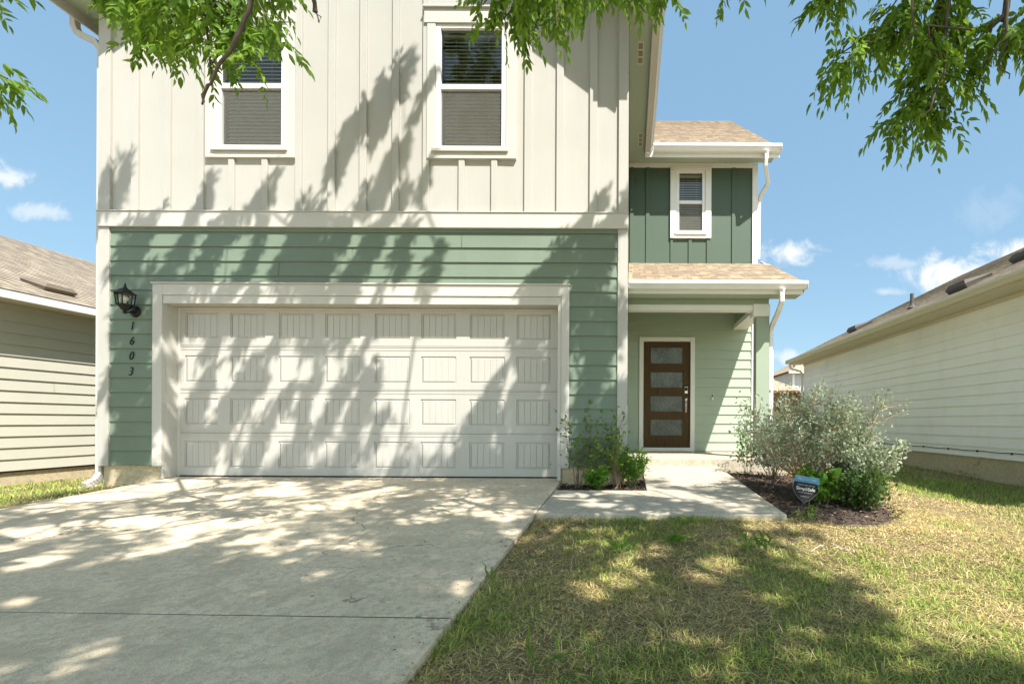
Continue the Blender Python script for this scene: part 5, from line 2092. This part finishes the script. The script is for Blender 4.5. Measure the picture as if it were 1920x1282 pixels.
# ------------------------------------------------------------------ lawn grass
def build_grass():
    r = np.random.default_rng(12)
    parts = []

    dry = []

    def vnoise(x, y, sc, seed):
        q = np.random.default_rng(seed).uniform(0, 1, (64, 64))
        u, v = x * sc + 100, y * sc + 100
        i, j = np.floor(u).astype(int), np.floor(v).astype(int)
        fu, fv = u - i, v - j
        fu, fv = fu * fu * (3 - 2 * fu), fv * fv * (3 - 2 * fv)
        g = lambda a, b: q[a % 64, b % 64]
        return (g(i, j) * (1 - fu) + g(i + 1, j) * fu) * (1 - fv) + (g(i, j + 1) * (1 - fu) + g(i + 1, j + 1) * fu) * fv

    def patch(n, x0, x1, y0, y1, hmin, hmax, wid, thatch=False):
        x, y = r.uniform(x0, x1, n), r.uniform(y0, y1, n)
        keep = np.ones(n, bool)
        keep &= ~((x > DX0 - .01) & (x < DX1 + .012 + r.normal(0, .012, n)) & (y < 6))
        keep &= ~((x > DX1) & (x < 1.41) & (y > 4.245 + r.normal(0, .012, n)) & (y < 9))
        keep &= ~((x > -.1) & (x < 2.5) & (y > 7.55))
        bed = (((x - 2.0) / .74) ** 2 + ((y - 5.7) / 1.60) ** 2 < 1) | ((x > 1.38) & (x < 2.2) & (y > 4.5) & (y < 7.7))
        keep &= ~(bed & (r.uniform(0, 1, n) > .02))
        keep &= (x < 5.95) & (x > -9.48)
        keep &= ~((x > HX0 - .03) & (x < HX1 + .1) & (y > 5.85))
        # clumps, thin and bare patches
        cl = .5 * vnoise(x, y, 2.1, 1) + .3 * vnoise(x, y, 6.3, 2) + .2 * vnoise(x, y, 17, 3)
        lushx = np.clip((x - 2.6) / 2.6, 0, 1) * .22 + np.where(x < DX0, .25, 0) + .28 * np.clip((x - 4.5) / .6, 0, 1) * (y > 4.2)
        dens = np.clip((cl + lushx - .33) * 4.5, .10, 1)
        if thatch:
            dens = np.clip(1.15 - dens, .35, 1)
        keep &= r.uniform(0, 1, n) < dens
        bare = (x > 5.0) & (y > 6) & (np.abs(x - 5.7) < .45)
        keep &= ~(bare & (r.uniform(0, 1, n) > .35))
        # only what the view could plausibly meet
        u = VU + F * x / np.maximum(y, .3)
        keep &= (u > -260) & (u < 2250)
        x, y, cl, lushx = x[keep], y[keep], cl[keep], lushx[keep]
        k = len(x)
        gr = .55 * vnoise(x, y, 1.3, 4) + .3 * vnoise(x, y, 4.5, 5) + .35 * cl + lushx * .9
        dr = np.clip(.5 + (.718 - gr) * 2.8 + r.normal(0, .26, k), 0, 1)
        dr = np.where(dr > .5, np.clip(dr * 1.2, 0, 1), dr * .6)
        if thatch:
            dr = np.clip(.75 + r.normal(0, .2, k), 0, 1)
        flat = (r.uniform(0, 1, k) < np.clip(.15 + .75 * dr, 0, .9)) | thatch
        z = zl(x, y) - .004 + np.where(flat, r.uniform(0, .014, k), 0)
        h = r.uniform(hmin, hmax, k) * (.75 + .9 * np.clip(gr - .35, 0, .6)) * np.where(flat, 1.0, 1.15)
        ang = r.uniform(0, 2 * np.pi, k)
        lean = np.where(flat, r.uniform(1.6, 6.0, k), r.uniform(.12, 1.5, k))
        d = np.stack([np.cos(ang) * lean, np.sin(ang) * lean, np.ones(k)], 1)
        d /= np.linalg.norm(d, axis=1, keepdims=True)
        side = np.stack([-np.sin(ang + r.normal(0, .6, k)), np.cos(ang), np.zeros(k)], 1)
        p = np.stack([x, y, z], 1)
        w = (wid * r.uniform(.6, 1.4, k))[:, None]
        hh = h[:, None]
        mid = p + d * hh * .55
        bend = np.stack([np.cos(ang), np.sin(ang), -np.ones(k) * .5], 1) * (hh * r.uniform(.05, .45, k)[:, None])
        tip = p + d * hh + bend
        V = np.stack([p - side * w, p + side * w, mid + side * w * .8, mid - side * w * .8, tip], 1)
        parts.append(V)
        dry.append(dr)
    patch(80000, -1.0, 4.2, 1.45, 2.9, .015, .044, .0018)
    patch(80000, -1.0, 6.0, 2.9, 4.7, .016, .046, .0022)
    patch(44000, 1.3, 6.0, 4.6, 8.0, .024, .058, .0030)
    patch(18000, 2.4, 6.0, 8.0, 17.0, .035, .08, .0052)
    patch(9000, 1.4, 3.2, 4.0, 5.0, .02, .06, .0024)
    patch(18000, -9.5, -5.7, 3.6, 8.5, .025, .06, .0034)
    patch(4500, -1.0, 1.5, 4.1, 4.28, .03, .065, .0021)
    patch(4500, -.88, -.74, 1.45, 4.3, .03, .07, .0019)
    patch(48000, -1.0, 4.2, 1.45, 2.9, .03, .075, .0014, True)
    patch(42000, -1.0, 6.0, 2.9, 4.9, .03, .075, .0019, True)
    # darker, longer tufts
    for q in range(170):
        tx, ty = r.uniform(-.75, 5.2), r.uniform(1.6, 4.15) if q < 120 else r.uniform(4.2, 6.5)
        if tx < 3.0 and ty > 4.1:
            continue
        k = int(r.uniform(18, 46))
        a = r.uniform(0, 2 * np.pi, k)
        rad = np.abs(r.normal(0, .035, k))
        x, y = tx + rad * np.cos(a), ty + rad * np.sin(a)
        p = np.stack([x, y, zl(x, y) - .004], 1)
        ln = r.uniform(.3, 1.6, k)
        d = np.stack([np.cos(a) * ln, np.sin(a) * ln, np.ones(k)], 1)
        d /= np.linalg.norm(d, axis=1, keepdims=True)
        side = np.stack([-np.sin(a), np.cos(a), np.zeros(k)], 1)
        hh = r.uniform(.035, .085, k)[:, None]
        w = r.uniform(.0012, .0026, k)[:, None]
        mid = p + d * hh * .6
        tip = p + d * hh + np.stack([np.cos(a), np.sin(a), -np.ones(k) * .7], 1) * hh * r.uniform(.05, .4, k)[:, None]
        parts.append(np.stack([p - side * w, p + side * w, mid + side * w * .8, mid - side * w * .8, tip], 1))
        dry.append(np.clip(r.normal(.05 if q % 4 else .8, .1, k), 0, 1))
    V = np.concatenate(parts)
    D = np.concatenate(dry)
    k = len(V)
    base = (np.arange(k) * 5)[:, None]
    T = np.concatenate([base + np.array([0, 1, 2]), base + np.array([0, 2, 3]), base + np.array([3, 2, 4])])
    o = np_obj('grass', V.reshape(-1, 3), T, M['grass'])
    at = o.data.attributes.new('dry', 'FLOAT', 'POINT')
    at.data.foreach_set('value', np.repeat(D, 5).astype(np.float32))
    tag(o, 'patchy half dry lawn grass beside the driveway', 'grass', kind='stuff')
    # dry thatch litter: brown leaf bits and twigs in the lawn
    n = 2600
    x, y = r.uniform(-.85, 4.5, n), r.uniform(1.5, 4.2, n)
    x[:160], y[:160] = r.uniform(-5.6, -.9, 160), r.uniform(1.7, 5.8, 160)
    x[160:210] = DX1 - np.abs(r.normal(0, .05, 50))
    y[160:210] = r.uniform(1.6, 4.2, 50)
    P = np.stack([x, y, np.where(x < DX1, zd(y) + .004, zl(x, y) + .012)], 1)
    d = r.normal(0, 1, (n, 3)) * np.array((1, 1, .2))
    l = r.uniform(.012, .04, n)
    l[:210] *= .7
    Vb, Fb = leaf_mesh(P, d, r.normal(0, .5, (n, 3)) + np.array((0, 0, 1)), l, l * .3)
    mm = Mat('dry leaf litter')
    g = mm.N('ShaderNodeNewGeometry')
    mm.color(mm.ramp(g.outputs['Random Per Island'], [(0, (.05, .03, .018)), (.5, (.16, .10, .055)), (1, (.34, .25, .15))])).set(Roughness=.9)
    o = np_obj('leaf_litter', Vb, Fb, mm.m)
    tag(o, 'small dry leaf bits scattered in the lawn', 'leaf litter', kind='stuff')


build_grass()


# ------------------------------------------------------------------ yard sign
def build_sign():
    Y = 4.62
    x, z = X(1505, Y, 917), Z(917, Y, 1505)
    t = thing('yard_sign', 'small black and blue shield shaped security sign staked in the mulch', 'sign', (x, Y, gz(x, Y)))
    zc = z - gz(x, Y)
    t.rotation_euler = (math.radians(-7), math.radians(8), math.radians(-13))
    w, h = .122, .130
    def outline(s):
        a = []
        a += [(-w * .86 * s, h * .96 * s), (w * .86 * s, h * .96 * s)]
        for k in range(9):
            q = k / 8
            a.append((w * s * (.92 + .08 * math.sin(q * 3.1) - .55 * max(0, q - .55) ** 1.0 * 1.6), h * s * (.8 - 1.45 * q)))
        a.append((0, -h * 1.02 * s))
        a += [(-px, pz) for px, pz in a[2:-1][::-1]]
        return a
    def plate(name, s, y0, y1, mat, cut=None):
        o = outline(s)
        if cut == 'top':
            o = [(max(-w * .93 * s, min(w * .93 * s, px)), max(pz, h * .52)) for px, pz in o]
            o = [(-w * .86 * s, h * .96 * s), (w * .86 * s, h * .96 * s), (w * .955 * s, h * .50), (-w * .955 * s, h * .50)]
        n = len(o)
        m = MB()
        m.add([(px, y0, zc + pz) for px, pz in o] + [(px, y1, zc + pz) for px, pz in o],
              [tuple(range(n)), tuple(range(n, 2 * n))[::-1]] + [(i, n + i, n + (i + 1) % n, (i + 1) % n) for i in range(n)])
        return obj(name, m, mat, t, local=True)
    plate('rim', 1.0, -.002, .004, M['sign_grey'])
    f = plate('face', .98, -.0035, -.0021, M['sign_black'])
    b = plate('band', .98, -.0048, -.0036, M['sign_blue'], 'top')
    R = (math.pi / 2, 0, 0)
    text('lettering', 'PROTECTED', .031, (0, -.0052, zc + h * .72), b, M['sign_grey'], .0003, rot=R, local=True)
    text('lettering', 'MONITORED 24/7 BY', .017, (0, -.004, zc + h * .30), f, M['sign_grey'], .0003, rot=R, local=True)
    nm = text('lettering', 'SimpliSafe', .044, (0, -.004, zc + h * .03), f, M['sign_white'], .0008, rot=R, local=True)
    text('lettering', 'HOME SECURITY', .017, (0, -.004, zc - h * .24), f, M['sign_grey'], .0003, rot=R, local=True)
    text('lettering', 'simplisafe.com', .014, (0, -.004, zc - h * .52), f, M['sign_grey'], .0003, rot=R, local=True)
    s = MB()
    s.box(-.012, .012, .0045, .012, -.1, zc + .05)
    obj('stake', s, M['black'], t, local=True)


build_sign()


def build_twigs():
    r = np.random.default_rng(15)
    x, y = 1.45, 3.42
    t = thing('fallen_twigs', 'little heap of pale dry twigs lying in the sunny lawn', 'twigs', (x, y, gz(x, y)))
    for k in range(12):
        a = r.uniform(0, math.pi)
        px, py = x + r.normal(0, .13), y + r.normal(0, .05)
        ln = r.uniform(.08, .2)
        m = MB()
        pts = [(px + math.cos(a) * ln * q, py + math.sin(a) * ln * q * .6, gz(px, py) + .022 + .018 * math.sin(3 * q + k)) for q in (-.5, -.15, .2, .5)]
        m.tube(pts, [.003, .0028, .0024, .0015], 5)
        obj('twig', m, M['pale_twig'], t)


M['pale_twig'] = plain('dry pale twig', (.58, .50, .40), .9)
build_twigs()
